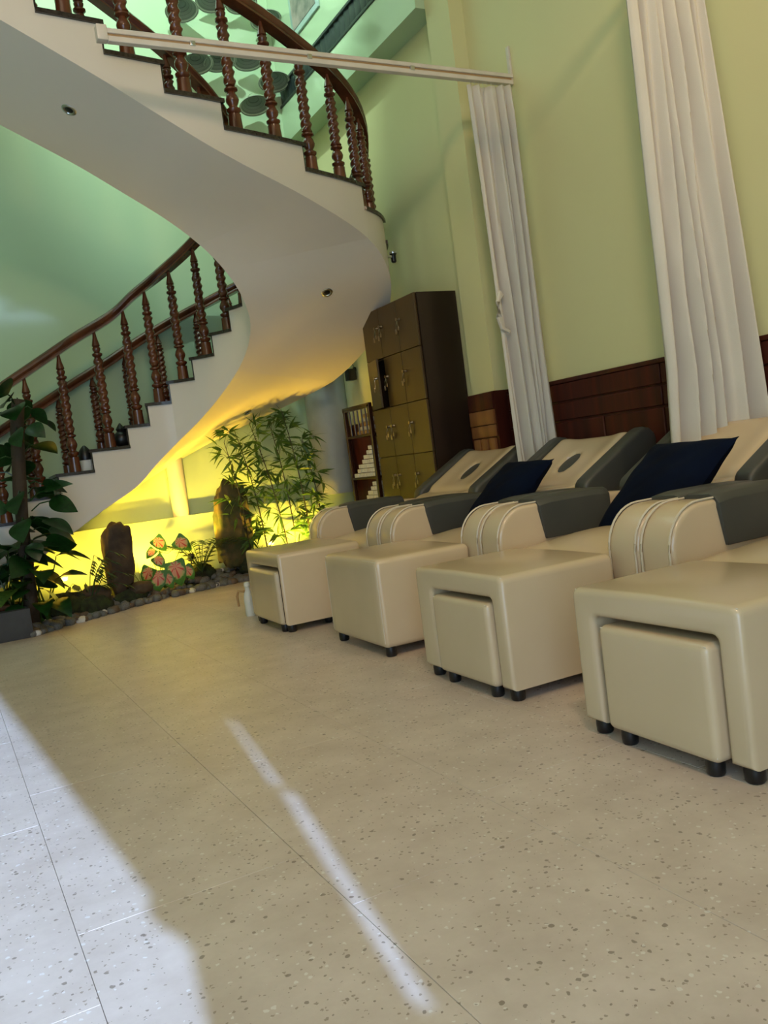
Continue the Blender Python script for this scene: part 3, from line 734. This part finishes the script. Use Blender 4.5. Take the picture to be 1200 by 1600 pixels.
# little speaker on the wall
sp = thing('wall_speaker', 'small black speaker box high on the wall above the rack', 'speaker', (3.8, 7.50, 1.73))
boxobj('body', (-.11, -.02, -.04, .04, 0, .11), M_BLACK, sp, bev=.008)
boxobj('bracket', (-.03, -.002, -.012, .012, .09, .125), M_BLACK, sp, bev=.003)
bm = bmesh.new(); tube(bm, [(-.012, 0, .12), (-.01, .05, .17), (-.008, .02, .22)], .003, 6); bm2obj('cable', bm, M_BLACK, sp)

# ------------------------------------------------------------------ curtains and track
ct = thing('curtain_track', 'long cream aluminium curtain track crossing in front of the stairs', 'track', (0, 4.66, 3.33))
bm = bmesh.new(); box(bm, 1.12, WX, -.022, .022, .010, .036, bev=.003, seg=1); bm2obj('upper_rail', bm, M_ALU, ct)
bm = bmesh.new(); box(bm, 1.16, WX-.01, -.022, .018, -.033, -.004, bev=.003, seg=1); bm2obj('lower_rail', bm, M_ALU, ct)
bm = bmesh.new(); box(bm, 1.14, WX, -.012, .012, -.01, .014); bm2obj('groove', bm, M_TAN, ct, smooth=False)
for x in (1.6, 2.3, 3.0): boxobj('clip', (x, x+.03, -.026, .02, -.012, .016), M_STEEL, ct, bev=.002)
boxobj('end_cap', (1.105, 1.16, -.026, .026, -.03, .05), M_ALU, ct, bev=.004)
boxobj('wall_bracket', (3.785, 3.80, -.015, .015, -.03, .22), M_ALU, ct, bev=.002)
def curtain(label, y0, zt, zb, edges, folds, amp, seed, header=True, skew=.1):
    t = thing('curtain', label, 'curtain', (0, y0, 0)); rnd = random.Random(seed)
    ph = [rnd.uniform(0, 6.28) for _ in range(8)]
    NU, NV = 150, 70; bm = bmesh.new(); g = []
    for j in range(NV+1):
        v = j/NV; z = zt+(zb-zt)*v; row = []
        xa = lerp_table([(e[0], e[1]) for e in edges], v); xb = lerp_table([(e[0], e[2]) for e in edges], v)
        A = amp*lerp_table([(0, .45), (.06, .7), (.5, 1.0), (1, 1.15)], v)
        for i in range(NU+1):
            u = i/NU; uu = u+.09*math.sin(5*u+ph[0]+2.6*v)*math.sin(PI*u)+.03*math.sin(11*u+ph[3]-3*v)*math.sin(PI*u)
            a = 2*PI*folds*uu+ph[1]
            y = A*(math.sin(a)+.35*math.sin(2*a+ph[2]+3*v))+.012*math.sin(2*PI*1.3*u+ph[4]+4*v)+.25*A*math.sin(2*PI*folds*2.3*u+ph[5]+1.5*v)
            y -= (skew*(.4+.6*v))*u
            x = xa+(xb-xa)*u+.006*math.cos(a)*(1 if 0 < u < 1 else 0)
            row.append(bm.verts.new((x, y, z)))
        g.append(row)
    for j in range(NV):
        for i in range(NU): bm.faces.new((g[j][i], g[j][i+1], g[j+1][i+1], g[j+1][i]))
    o = bm2obj('cloth', bm, M_CLOTH, t)
    md = o.modifiers.new('thick', 'SOLIDIFY'); md.thickness = .002; md.offset = 0
    if header:
        bm = bmesh.new()
        for k in range(9):
            x = edges[0][1]+.03+k*(edges[0][2]-edges[0][1]-.06)/8
            tube(bm, [(x, 0, zt-.05), (x+.008, -.008, zt-.01), (x+.004, 0, zt+.03)], .0022, 6)
        bm2obj('hooks', bm, M_STEEL, t)
    return t
c1 = curtain('narrow white curtain gathered at the end of the curtain track', 4.66, 3.265, .25, [(0, 3.42, 3.745), (.08, 3.42, 3.745), (.5, 3.45, 3.745), (.75, 3.47, 3.75), (1, 3.50, 3.76)], 4.6, .034, 3, skew=.12)
bm = bmesh.new()
for k in range(3):
    pts = [(3.47+.01*k, -.03, 1.93-.01*k), (3.43, -.05, 1.86), (3.415+.012*k, -.055, 1.76), (3.44, -.05, 1.69), (3.50, -.04, 1.665)]
    tube(bm, pts, .014-.002*k, 8)
bm2obj('tie_loop', bm, M_CLOTH, c1)
curtain('wide white curtain hanging between the recliners at upper right', 3.20, 3.40, .25, [(0, 3.36, 3.72), (.1, 3.36, 3.73), (.4, 3.35, 3.735), (.7, 3.36, 3.745), (1, 3.30, 3.745)], 5.2, .05, 11, header=False, skew=.26)
t2 = thing('curtain_track', 'second curtain track above the wide curtain, just out of view', 'track', (0, 3.20, 3.42))
boxobj('upper_rail', (1.12, WX, -.02, .02, -.005, .035), M_ALU, t2, bev=.003)

# ------------------------------------------------------------------ hats and picture high on the walls
def make_hat(label):
    t = thing('conical_hat', label, 'hat', (0, 0, 0), 0, 'conical hats on the stairwell wall')
    bm = bmesh.new(); N = 36
    prof_o = [(.155, 0), (.120, .024), (.07, .060), (.02, .095), (.002, .10)]
    lathe(bm, prof_o, N); 
    for f in [f for f in bm.faces if len(f.verts) == N and f.calc_center_median().z < .01]: bm.faces.remove(f)
    shell = bm2obj('shell', bm, M_HAT, t)
    md = shell.modifiers.new('t', 'SOLIDIFY'); md.thickness = .003; md.offset = -1
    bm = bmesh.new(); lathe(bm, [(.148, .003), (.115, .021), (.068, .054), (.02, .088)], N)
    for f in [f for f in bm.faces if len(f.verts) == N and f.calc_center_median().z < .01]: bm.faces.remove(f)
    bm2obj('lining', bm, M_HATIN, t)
    for k, r in enumerate((.148, .125, .100, .075, .048)):
        zz = (.152-r)*.66+.0005; bm = bmesh.new()
        pts = [(r*math.cos(a*2*PI/28), r*math.sin(a*2*PI/28), zz) for a in range(29)]; tube(bm, pts, .0035, 5); bm2obj('hoop', bm, M_HOOP, t)
    bm = bmesh.new(); tube(bm, [(0, 0, .13), (0, .06, .17), (0, .22, .18)], .002, 5); bm2obj('hook', bm, M_STEEL, t)
    return t
hats = [((2.65, 5.23), 'conical straw hat at the left end of the hats over the stairs, behind baluster'), ((2.95, 5.36), 'second conical hat of the top row above the staircase'),
        ((3.24, 5.37), 'third conical hat of the top row above the staircase'), ((3.47, 5.24), 'conical hat just under the curved handrail, near the upper wall corner'),
        ((2.72, 4.76), 'leftmost conical hat just below the curtain track'), ((2.95, 4.80), 'middle conical hat just below the curtain track'),
        ((3.24, 4.84), 'right conical hat just below the curtain track'), ((3.47, 4.66), 'conical hat touching the end of the black grille'), ((3.24, 4.42), 'lowest conical straw hat near the stair tread')]
hp = make_hat(hats[0][1]); hp.location = (hats[0][0][0], 7.78, hats[0][0][1]-.0); hp.rotation_euler = (math.radians(-13), 0, 0)
for (x, z), lb in hats[1:]:
    d = dup(hp, (x, 7.78, z), 0, lb); d.rotation_euler = (math.radians(-random.uniform(9, 16)), math.radians(random.uniform(-4, 4)), 0)
art = thing('framed_picture', 'grey green framed picture high on the upper right wall', 'picture', (3.6, 7.18, 4.93))
boxobj('frame', (-.02, -.002, -.30, .30, 0, .75), mat('pale_glass_frame', (.45, .6, .55), .2), art, bev=.004)
boxobj('picture_sheet', (-.024, -.0205, -.25, .25, .05, .70), mat('faded_print', (.45, .38, .33), .4, (.14, .15, .13), 6), art)

# ------------------------------------------------------------------ planter under the stairs
def rockmesh(seed, sx, sy, sz, rough=.18, sub=4, sc=1.3, e=.8):
    bm = bmesh.new(); bmesh.ops.create_icosphere(bm, subdivisions=sub, radius=1.0)
    for v in bm.verts:
        n = v.co.normalized(); d = noise.fractal(n*sc+Vector((seed*7.1, seed, 3)), 0.8, 2.0, 4)
        p = Vector((math.copysign(abs(n.x)**e, n.x), math.copysign(abs(n.y)**e, n.y), math.copysign(abs(n.z)**(e-.1), n.z)))
        p *= 1+rough*d
        v.co = Vector((p.x*sx, p.y*sy, p.z*sz))
    return bm
# moss and soil bed
edge = [(.50, 6.72), (.80, 6.95), (1.18, 7.18), (1.55, 7.38), (2.0, 7.52), (2.45, 7.60), (3.0, 7.60), (3.45, 7.55)]
def ey(x): return lerp_table(edge, x)
def bedz(x, y):
    v = max(0.0, (y-ey(x))/max(.05, 7.87-ey(x)))
    return .012+.10*math.sin(min(1, v*1.25)*PI/2)+(.05*noise.noise(Vector((x*3, y*3, 1)))+.015*noise.noise(Vector((x*22, y*22, 5))))*min(1, v*3)
bm = bmesh.new(); g = []
for i in range(90):
    x = .30+i*3.3/89; row = []
    for j in range(26):
        y = ey(x)+(7.87-ey(x))*j/25
        z = bedz(x, y)
        if j == 0: z = -.01
        row.append(bm.verts.new((x, y, z)))
    g.append(row)
for i in range(89):
    for j in range(25): bm.faces.new((g[i][j], g[i+1][j], g[i+1][j+1], g[i][j+1]))
o = bm2obj('moss_bed', bm, M_SOIL); tag(o, 'dark mossy soil bed of the planter under the stairs', 'soil'); o['kind'] = 'stuff'
def rock(name, seed, loc, s, m, label, rz=0, rough=.18, sc=1.3, tilt=0):
    bm = rockmesh(seed, *s, rough=rough, sc=sc, e=.78 if name == 'standing_stone' else 1.0)
    o = bm2obj(name, bm, m); o.location = loc; o.rotation_euler = (0, tilt, rz); return tag(o, label, 'rock')
rock('standing_stone', 3, (1.295, 7.32, .41), (.125, .09, .285), M_ROCK, 'upright brown standing stone in front of the yellow wall', .2, .17, 1.5, .04)
rock('standing_stone', 8, (2.40, 7.66, .50), (.17, .10, .42), M_ROCKG, 'tall mossy standing stone left of the bamboo', .2, .19, 1.7, .05)
rock('boulder', 5, (1.05, 7.22, .13), (.13, .10, .10), M_ROCK, 'low rounded brown boulder left of the upright stone', 0, .15)
rock('boulder', 12, (1.44, 7.33, .13), (.11, .07, .055), M_ROCK, 'small flat brown boulder at the foot of the upright stone', .3, .15)
rock('boulder', 15, (2.05, 7.66, .11), (.17, .09, .10), M_MOSS, 'dark mossy boulder beneath the fern fronds', .3, .2)
rock('boulder', 18, (2.62, 7.66, .13), (.22, .10, .11), M_MOSS, 'low dark mossy boulder below the bamboo', .1, .2)
rock('boulder', 21, (1.02, 7.10, .07), (.16, .08, .09), M_MOSS, 'green moss mound behind the white pebbles', .4, .2)
rock('boulder', 23, (.80, 7.10, .09), (.20, .12, .13), M_MOSS, 'dark moss mound below the broad leaved plant', .4, .2)
rock('boulder', 27, (1.36, 7.31, .07), (.17, .06, .07), M_MOSS, 'green moss mound in front of the upright stone', .4, .2)
# pebbles
pm = {}
for kind, m in (('grey', M_PEB), ('brown', M_PEBB), ('white', M_PEBW)):
    for k in range(3):
        bm = rockmesh(40+k+len(kind), 1, .8, .6, .12, 2, .9); pm[kind, k] = bm2obj('pebble', bm, m)
used = set(); rnd = random.Random(4)
lab = {'grey': 'dark grey pebble in the border between planter and floor', 'brown': 'brown pebble in the border between planter and floor', 'white': 'small white pebble scattered along the planter border'}
for i in range(290):
    x = .50+(2.75-.50)*(i+rnd.random())/290; kind = rnd.choices(('grey', 'brown', 'white'), (.66, .22, .12))[0]; k = rnd.randrange(3)
    r = rnd.uniform(.028, .058)*(1 if kind != 'white' else .72); row = rnd.random()
    y = ey(x)-.10+row*.25; src = pm[kind, k]
    o = src if (kind, k) not in used else inst(src); used.add((kind, k))
    o.location = (x, y, (bedz(x, y) if y > ey(x) else 0)+r*.45); o.rotation_euler = (rnd.uniform(-.3, .3), rnd.uniform(-.3, .3), rnd.uniform(0, 6.28)); o.scale = (r, r, r)
    tag(o, lab[kind], 'pebble', kind+' border pebbles')

# leaves
def leafmesh(name, m, wprof, L=1.0, fold=.12, droop=.25, n=9, wave=0.0, split=0, parent=None, lobes=0):
    """blade along +X, unit length, width profile; centre crease"""
    bm = bmesh.new(); rows = []
    for i in range(n+1):
        u = i/n; w_ = wprof(u); x = u*L; z = -droop*u*u*L
        r = []
        for k, s in enumerate((-1, -.5, 0, .5, 1)):
            zz = z+fold*abs(s)*w_+wave*math.sin(u*16)*abs(s)*w_
            xx = x+lobes*abs(s)*w_*(-1 if u < .5 else .3)
            r.append(bm.verts.new((xx, s*w_, zz)))
        rows.append(r)
    for a, b in zip(rows, rows[1:]):
        for k in range(4): bm.faces.new((a[k], a[k+1], b[k+1], b[k]))
    bmesh.ops.remove_doubles(bm, verts=bm.verts, dist=1e-4)
    return bm2obj(name, bm, m, parent)
ovate = lambda wd: (lambda u: wd*math.sin(PI*min(1, u**.75))**.9 if 0 < u < 1 else 0.0)
lance = lambda wd: (lambda u: wd*(math.sin(PI*u**.6))**1.1 if 0 < u < 1 else 0.0)
def aim(d, roll=0):
    q = Vector(d).to_track_quat('X', 'Z'); return (q.to_matrix().to_4x4() @ Matrix.Rotation(roll, 4, 'X')).to_euler()
def place_leaf(src, st8, parent, p, d, s, roll=0):
    o = src if not st8['used'] else inst(src, parent); st8['used'] = True
    o.parent = parent; o.location = p; o.rotation_euler = aim(d, roll); o.scale = (s, s, s)
    return o
# tall climbing plant on a pole at the left
rnd = random.Random(12)
cp = thing('climbing_plant', 'tall dark climbing plant with big round leaves before the stair foot', 'plant', (.53, 6.85, 0))
bm = bmesh.new(); tube(bm, [(.0, 0, 0), (.02, 0, .5), (.05, 0, 1.0), (.10, 0, 1.5), (.14, 0, 1.72)], .055, 12, .045); bm2obj('pole', bm, M_STEM, cp)
src = leafmesh('leaf', M_LEAF, ovate(.42), fold=.1, droop=.35, parent=cp); s8 = {'used': False}
for k in range(46):
    z = .25+1.5*k/45+rnd.uniform(-.04, .04); a = rnd.uniform(0, 2*PI); r0 = .05+z*.045
    base = Vector((.0+z*.075+.05*math.cos(a), .05*math.sin(a), z)); ln = rnd.uniform(.05, .15)
    d = Vector((math.cos(a), math.sin(a)*.9, rnd.uniform(-.2, .6))).normalized(); tip = base+d*ln
    bm = bmesh.new(); tube(bm, [base, base.lerp(tip, .5)+Vector((0, 0, .02)), tip], .005, 5); bm2obj('petiole', bm, M_LEAF, cp)
    place_leaf(src, s8, cp, tip, Vector((d.x, d.y, rnd.uniform(-.8, .5))), rnd.uniform(.15, .25), rnd.uniform(-.9, .9))
# broad leaved plant (dieffenbachia like)
dp = thing('broadleaf_plant', 'broad leaved green plant with yellow marked leaves beside the plinth', 'plant', (.58, 6.95, .05))
srcd = leafmesh('leaf', M_LEAF, ovate(.26), fold=.25, droop=.55, n=10, wave=.05, parent=dp); sd = {'used': False}
srcl = leafmesh('leaf', M_LEAFL, ovate(.28), fold=.25, droop=.6, n=10, wave=.05, parent=dp); sl = {'used': False}
for k in range(46):
    a = rnd.uniform(0, 2*PI); el = rnd.uniform(.0, 1.1); c = Vector((rnd.uniform(-.30, .10), rnd.uniform(-.12, .12), 0))
    top_ = c+Vector((math.cos(a)*.14, math.sin(a)*.12, rnd.uniform(.12, .62)))
    bm = bmesh.new(); tube(bm, [c, c.lerp(top_, .5)+Vector((0, 0, .04)), top_], .007, 5, .004); bm2obj('petiole', bm, M_LEAFL, dp)
    low = top_.z < .28
    use = (srcl, sl) if (low and rnd.random() < .6) else (srcd, sd)
    place_leaf(use[0], use[1], dp, top_, Vector((math.cos(a), math.sin(a), el*.6)), rnd.uniform(.22, .36), rnd.uniform(-.3, .3))
# slender dark fern-like plant right of it
fp = thing('feathery_plant', 'small dark feathery plant in front of the left yellow glow', 'plant', (.98, 7.12, .06))
srcf = leafmesh('leaflet', M_FERN, lance(.10), fold=.15, droop=.2, n=5, parent=fp); sf = {'used': False}
for k in range(8):
    a = -1.0+k*.42; tip = Vector((math.cos(a)*.24, math.sin(a)*.10, .30+.14*math.sin(k*1.7))); base = Vector((0, 0, 0))
    pts = [base, base.lerp(tip, .5)+Vector((0, 0, .08)), tip, tip+Vector((math.cos(a)*.10, 0, -.04))]
    bm = bmesh.new(); tube(bm, pts, .004, 5, .002); bm2obj('stem', bm, M_FERN, fp)
    for j in range(7):
        f = j/6; p = pts[1].lerp(pts[2], f) if j < 5 else pts[2].lerp(pts[3], (j-4)/2)
        for s in (-1, 1): place_leaf(srcf, sf, fp, p, Vector((math.cos(a)*.6, s*.8, -.3)), .085)
# caladium
cl = thing('caladium', 'caladium with red veined pink and green leaves', 'plant', (1.66, 7.42, .08))
srcc = leafmesh('leaf', M_CAL, lambda u: .42*math.sin(PI*min(1, u**.52))**.75 if 0 < u < 1 else 0, fold=.12, droop=.3, n=10, lobes=.35, parent=cl); sc8 = {'used': False}
for (x, z, sz_, dx) in ((-.02, .36, .17, .5), (-.20, .10, .19, -.5), (-.08, .06, .22, -.1), (.15, .12, .26, .15), (.27, .32, .19, .8), (-.05, .19, .15, .4), (.02, .02, .17, .3), (.30, .05, .16, .4), (-.14, .26, .12, -.8)):
    x *= .66; z *= .92; sz_ *= .84
    tip = Vector((x, -.06, z+.05)); bm = bmesh.new(); tube(bm, [(0, 0, 0), (x*.6, -.02, z*.6+.03), tip], .004, 5, .0025); bm2obj('petiole', bm, M_LEAFL, cl)
    o = place_leaf(srcc, sc8, cl, tip+Vector((-dx*.05, .02, .06)), Vector((1, 0, 0)), sz_)
    nz_ = Vector((-.35+rnd.uniform(-.2, .2), -.85, .35+rnd.uniform(-.15, .25))).normalized(); xd = Vector((dx*1.1, 0, -.8)); xd = (xd-nz_*xd.dot(nz_)).normalized(); yd = nz_.cross(xd)
    o.rotation_euler = Matrix((xd, yd, nz_)).transposed().to_euler()
for k in range(8):
    a = rnd.uniform(-1, 1); bm = bmesh.new(); tube(bm, [(-.16, .02, 0), (-.18+a*.04, 0, .12), (-.15+a*.12, 0, .22+.05*rnd.random())], .004, 5, .001); bm2obj('grass_blade', bm, M_LEAFL, cl)
# cycad fern
fn = thing('cycad_fern', 'dark green fern with comb like fronds between caladium and tall stone', 'plant', (2.02, 7.50, .13))
srcg = leafmesh('leaflet', M_FERN, lance(.13), fold=.1, droop=.1, n=4, parent=fn); sg = {'used': False}
for k in range(13):
    a = 2*PI*k/13+.2; R = .30+.06*rnd.random()
    pts = [Vector((0, 0, .02))+Vector((math.cos(a)*R*f, math.sin(a)*R*.7*f, .30*math.sin(f*2.0)-.05*f)) for f in (0, .25, .5, .75, 1)]
    bm = bmesh.new(); tube(bm, pts, .004, 5, .0015); bm2obj('frond_stem', bm, M_FERN, fn)
    for j in range(11):
        f = .15+.85*j/10; q = f*4; i0 = min(3, int(q)); p = pts[i0].lerp(pts[i0+1], q-i0)
        for s in (-1, 1):
            d = Vector((math.cos(a)-s*math.sin(a)*1.3, math.sin(a)+s*math.cos(a)*1.3, .35)); place_leaf(srcg, sg, fn, p, d, .11)
# bamboo canes
canes = [((2.52, 7.60, .08), (2.36, 7.50, 1.27), 'leftmost thin bamboo cane, leaves against the tall stone'), ((2.72, 7.66, .08), (2.50, 7.58, 1.36), 'second thin bamboo cane from the left'),
         ((2.92, 7.62, .08), (2.62, 7.50, 1.42), 'middle bamboo cane leaning left across the glow'), ((3.02, 7.68, .08), (2.84, 7.60, 1.45), 'bamboo cane right of the middle one, reaching the stair underside'),
         ((3.14, 7.60, .08), (2.95, 7.50, 1.50), 'tallest bamboo cane with dense top leaves'), ((3.30, 7.64, .08), (3.12, 7.52, 1.22), 'rightmost bamboo cane beside the grey column')]
bl = leafmesh('leaf', M_BAMB, lance(.085), fold=.15, droop=.25, n=5); sb = {'used': False}
for (b, tp, lb) in canes:
    t = thing('bamboo', lb, 'bamboo', b, 0, 'bamboo canes under the stairs'); B = Vector((0, 0, 0)); Tp = Vector(tp)-Vector(b)
    P = lambda f: B.lerp(Tp, f)+Vector((.05*math.sin(f*2.6), 0, 0))
    bm = bmesh.new(); pts = [P(k/9) for k in range(10)]; tube(bm, pts, .0075, 7, .003)
    bm2obj('cane', bm, M_CANE, t)
    bm = bmesh.new()
    for k in range(1, 9):
        p = pts[k]; tube(bm, [p-Vector((0, 0, .004)), p+Vector((0, 0, .004))], .0095, 7)
    bm2obj('nodes', bm, M_CANE, t)
    for k in range(17):
        f = .16+.84*k/16; p = P(f); a = rnd.uniform(0, 2*PI); ln = rnd.uniform(.06, .19)*(1.2-.4*f)
        q = p+Vector((math.cos(a)*ln, math.sin(a)*ln*.45, rnd.uniform(.02, .12)))
        if q.z+b[2] > 1.5: q.z = 1.5-b[2]
        bm = bmesh.new(); tube(bm, [p, p.lerp(q, .5)+Vector((0, 0, .02)), q], .0022, 4, .001); bm2obj('twig', bm, M_CANE, t)
        for j in range(7):
            d = Vector((math.cos(a)*.7+rnd.uniform(-1.1, 1.1), rnd.uniform(-.6, .4), rnd.uniform(-.7, .6)))
            place_leaf(bl, sb, t, p.lerp(q, rnd.uniform(.45, 1)), d, rnd.uniform(.11, .18), rnd.uniform(-1.3, 1.3))
# small dark bushy plant between rock and canes
bp_ = thing('small_bush', 'small dark bushy plant at the foot of the bamboo', 'plant', (2.66, 7.55, .10))
for k in range(9):
    a = 2*PI*k/9; tip = Vector((math.cos(a)*.09, math.sin(a)*.05, .12+.16*rnd.random())); bm = bmesh.new(); tube(bm, [(0, 0, 0), tip], .004, 5, .002); bm2obj('stem', bm, M_FERN, bp_)
    for j in range(6):
        o = inst(srcg, bp_); p = tip*(.35+.65*j/5); dd = Vector((rnd.uniform(-1, 1), rnd.uniform(-1, .5), .4)); o.location = p; o.rotation_euler = aim(dd); o.scale = (.075, .075, .075)
# garden spotlights: fixture with lamp, hidden among the stones
YEL = (1.0, 0.63, 0.05)
def garden_spot(loc, tgt, e, label, size=2.4):
    t = thing('garden_spotlight', label, 'lamp', loc)
    bm = bmesh.new(); d = (Vector(tgt)-Vector(loc)).normalized(); q = Vector((0, 0, 1)).rotation_difference(d).to_matrix().to_4x4()
    q = Matrix.Translation((0, 0, .05)) @ q
    lathe(bm, [(.018, -.03), (.026, -.02), (.03, .02), (.032, .03)], 14, mtx=q); bm2obj('housing', bm, M_BLACK, t)
    bm = bmesh.new(); tube(bm, [(0, 0, -.1), (0, 0, .03)], .006, 6); bm2obj('spike', bm, M_BLACK, t)
    m = bpy.data.materials.new('lamp_lens'); m.use_nodes = True; b = m.node_tree.nodes['Principled BSDF']
    b.inputs['Emission Color'].default_value = (1, .85, .35, 1); b.inputs['Emission Strength'].default_value = 12
    bm = bmesh.new(); lathe(bm, [(.026, .031), (.02, .034), (.01, .035)], 14, mtx=q); bm2obj('lens', bm, m, t)
    l = light('garden_spot_beam', 'SPOT', Vector(loc)+Vector((0, 0, .05))+d*.05, tgt, e, YEL, spot_size=size, spot_blend=.6, shadow_soft_size=.02)
garden_spot((.98, 7.36, .10), (1.0, 8.0, 1.0), 36, 'hidden yellow garden spotlight left of the upright stone')
garden_spot((1.52, 7.52, .10), (2.1, 8.0, 1.2), 80, 'yellow garden spotlight between upright stone and caladium')
garden_spot((1.95, 7.55, .24), (2.45, 8.0, 1.3), 80, 'added yellow fill spotlight hidden behind the fern', 1.5)  # extra lamp added to brighten the wall right of the slim column
garden_spot((3.06, 7.50, .12), (2.9, 8.0, 1.2), 70, 'bright yellow garden spotlight at the foot of the bamboo')

# small things ----------------------------------------------------------
bt = thing('pump_bottle', 'white bottle with tan curved handle behind the farthest ottoman', 'bottle', (1.80, 5.60, 0))
bm = bmesh.new(); lathe(bm, [(.030, 0), (.034, .01), (.033, .13), (.026, .16), (.018, .175), (.018, .2), (.022, .205), (.020, .23), (.008, .235)], 18); bm2obj('body', bm, M_BOX, bt)
bm = bmesh.new(); tube(bm, [(-.018, .018, .17), (-.05, .05, .175), (-.06, .06, .14), (-.058, .058, .07)], .009, 8); bm2obj('handle', bm, M_TAN, bt)['label'] = 'tan curved handle'
def jar(label, loc, two):
    t = thing('stair_ornament', label, 'ornament', loc)
    if two:
        bm = bmesh.new(); lathe(bm, [(.05, 0), (.055, .02), (.055, .08), (.05, .09)], 18); bm2obj('base', bm, M_BOX, t)['label'] = 'pale base'
        bm = bmesh.new(); lathe(bm, [(.055, .09), (.06, .12), (.045, .17), (.02, .2), (.008, .21)], 18); bm2obj('top', bm, M_BLACK, t)
    else:
        bm = bmesh.new(); lathe(bm, [(.03, 0), (.06, .02), (.075, .07), (.06, .11), (.03, .13), (.04, .15), (.02, .18), (.005, .2)], 18); bm2obj('body', bm, M_BLACK, t)
        bm = bmesh.new(); tube(bm, [(.05, 0, .12), (.09, 0, .15), (.09, 0, .2)], .008, 6); bm2obj('handle', bm, M_BLACK, t)
p = off(8.85, .2); jar('glossy black pot standing on a stair tread between balusters', (p.x, p.y, 8*h), False)
p = off(7.85, .2); jar('small black topped pale jar on a low stair tread', (p.x, p.y, 7*h), True)
bm = bmesh.new()
for o in [o for o in bpy.data.objects if o.name.startswith('tmp')]: bpy.data.objects.remove(o)
bm.free()
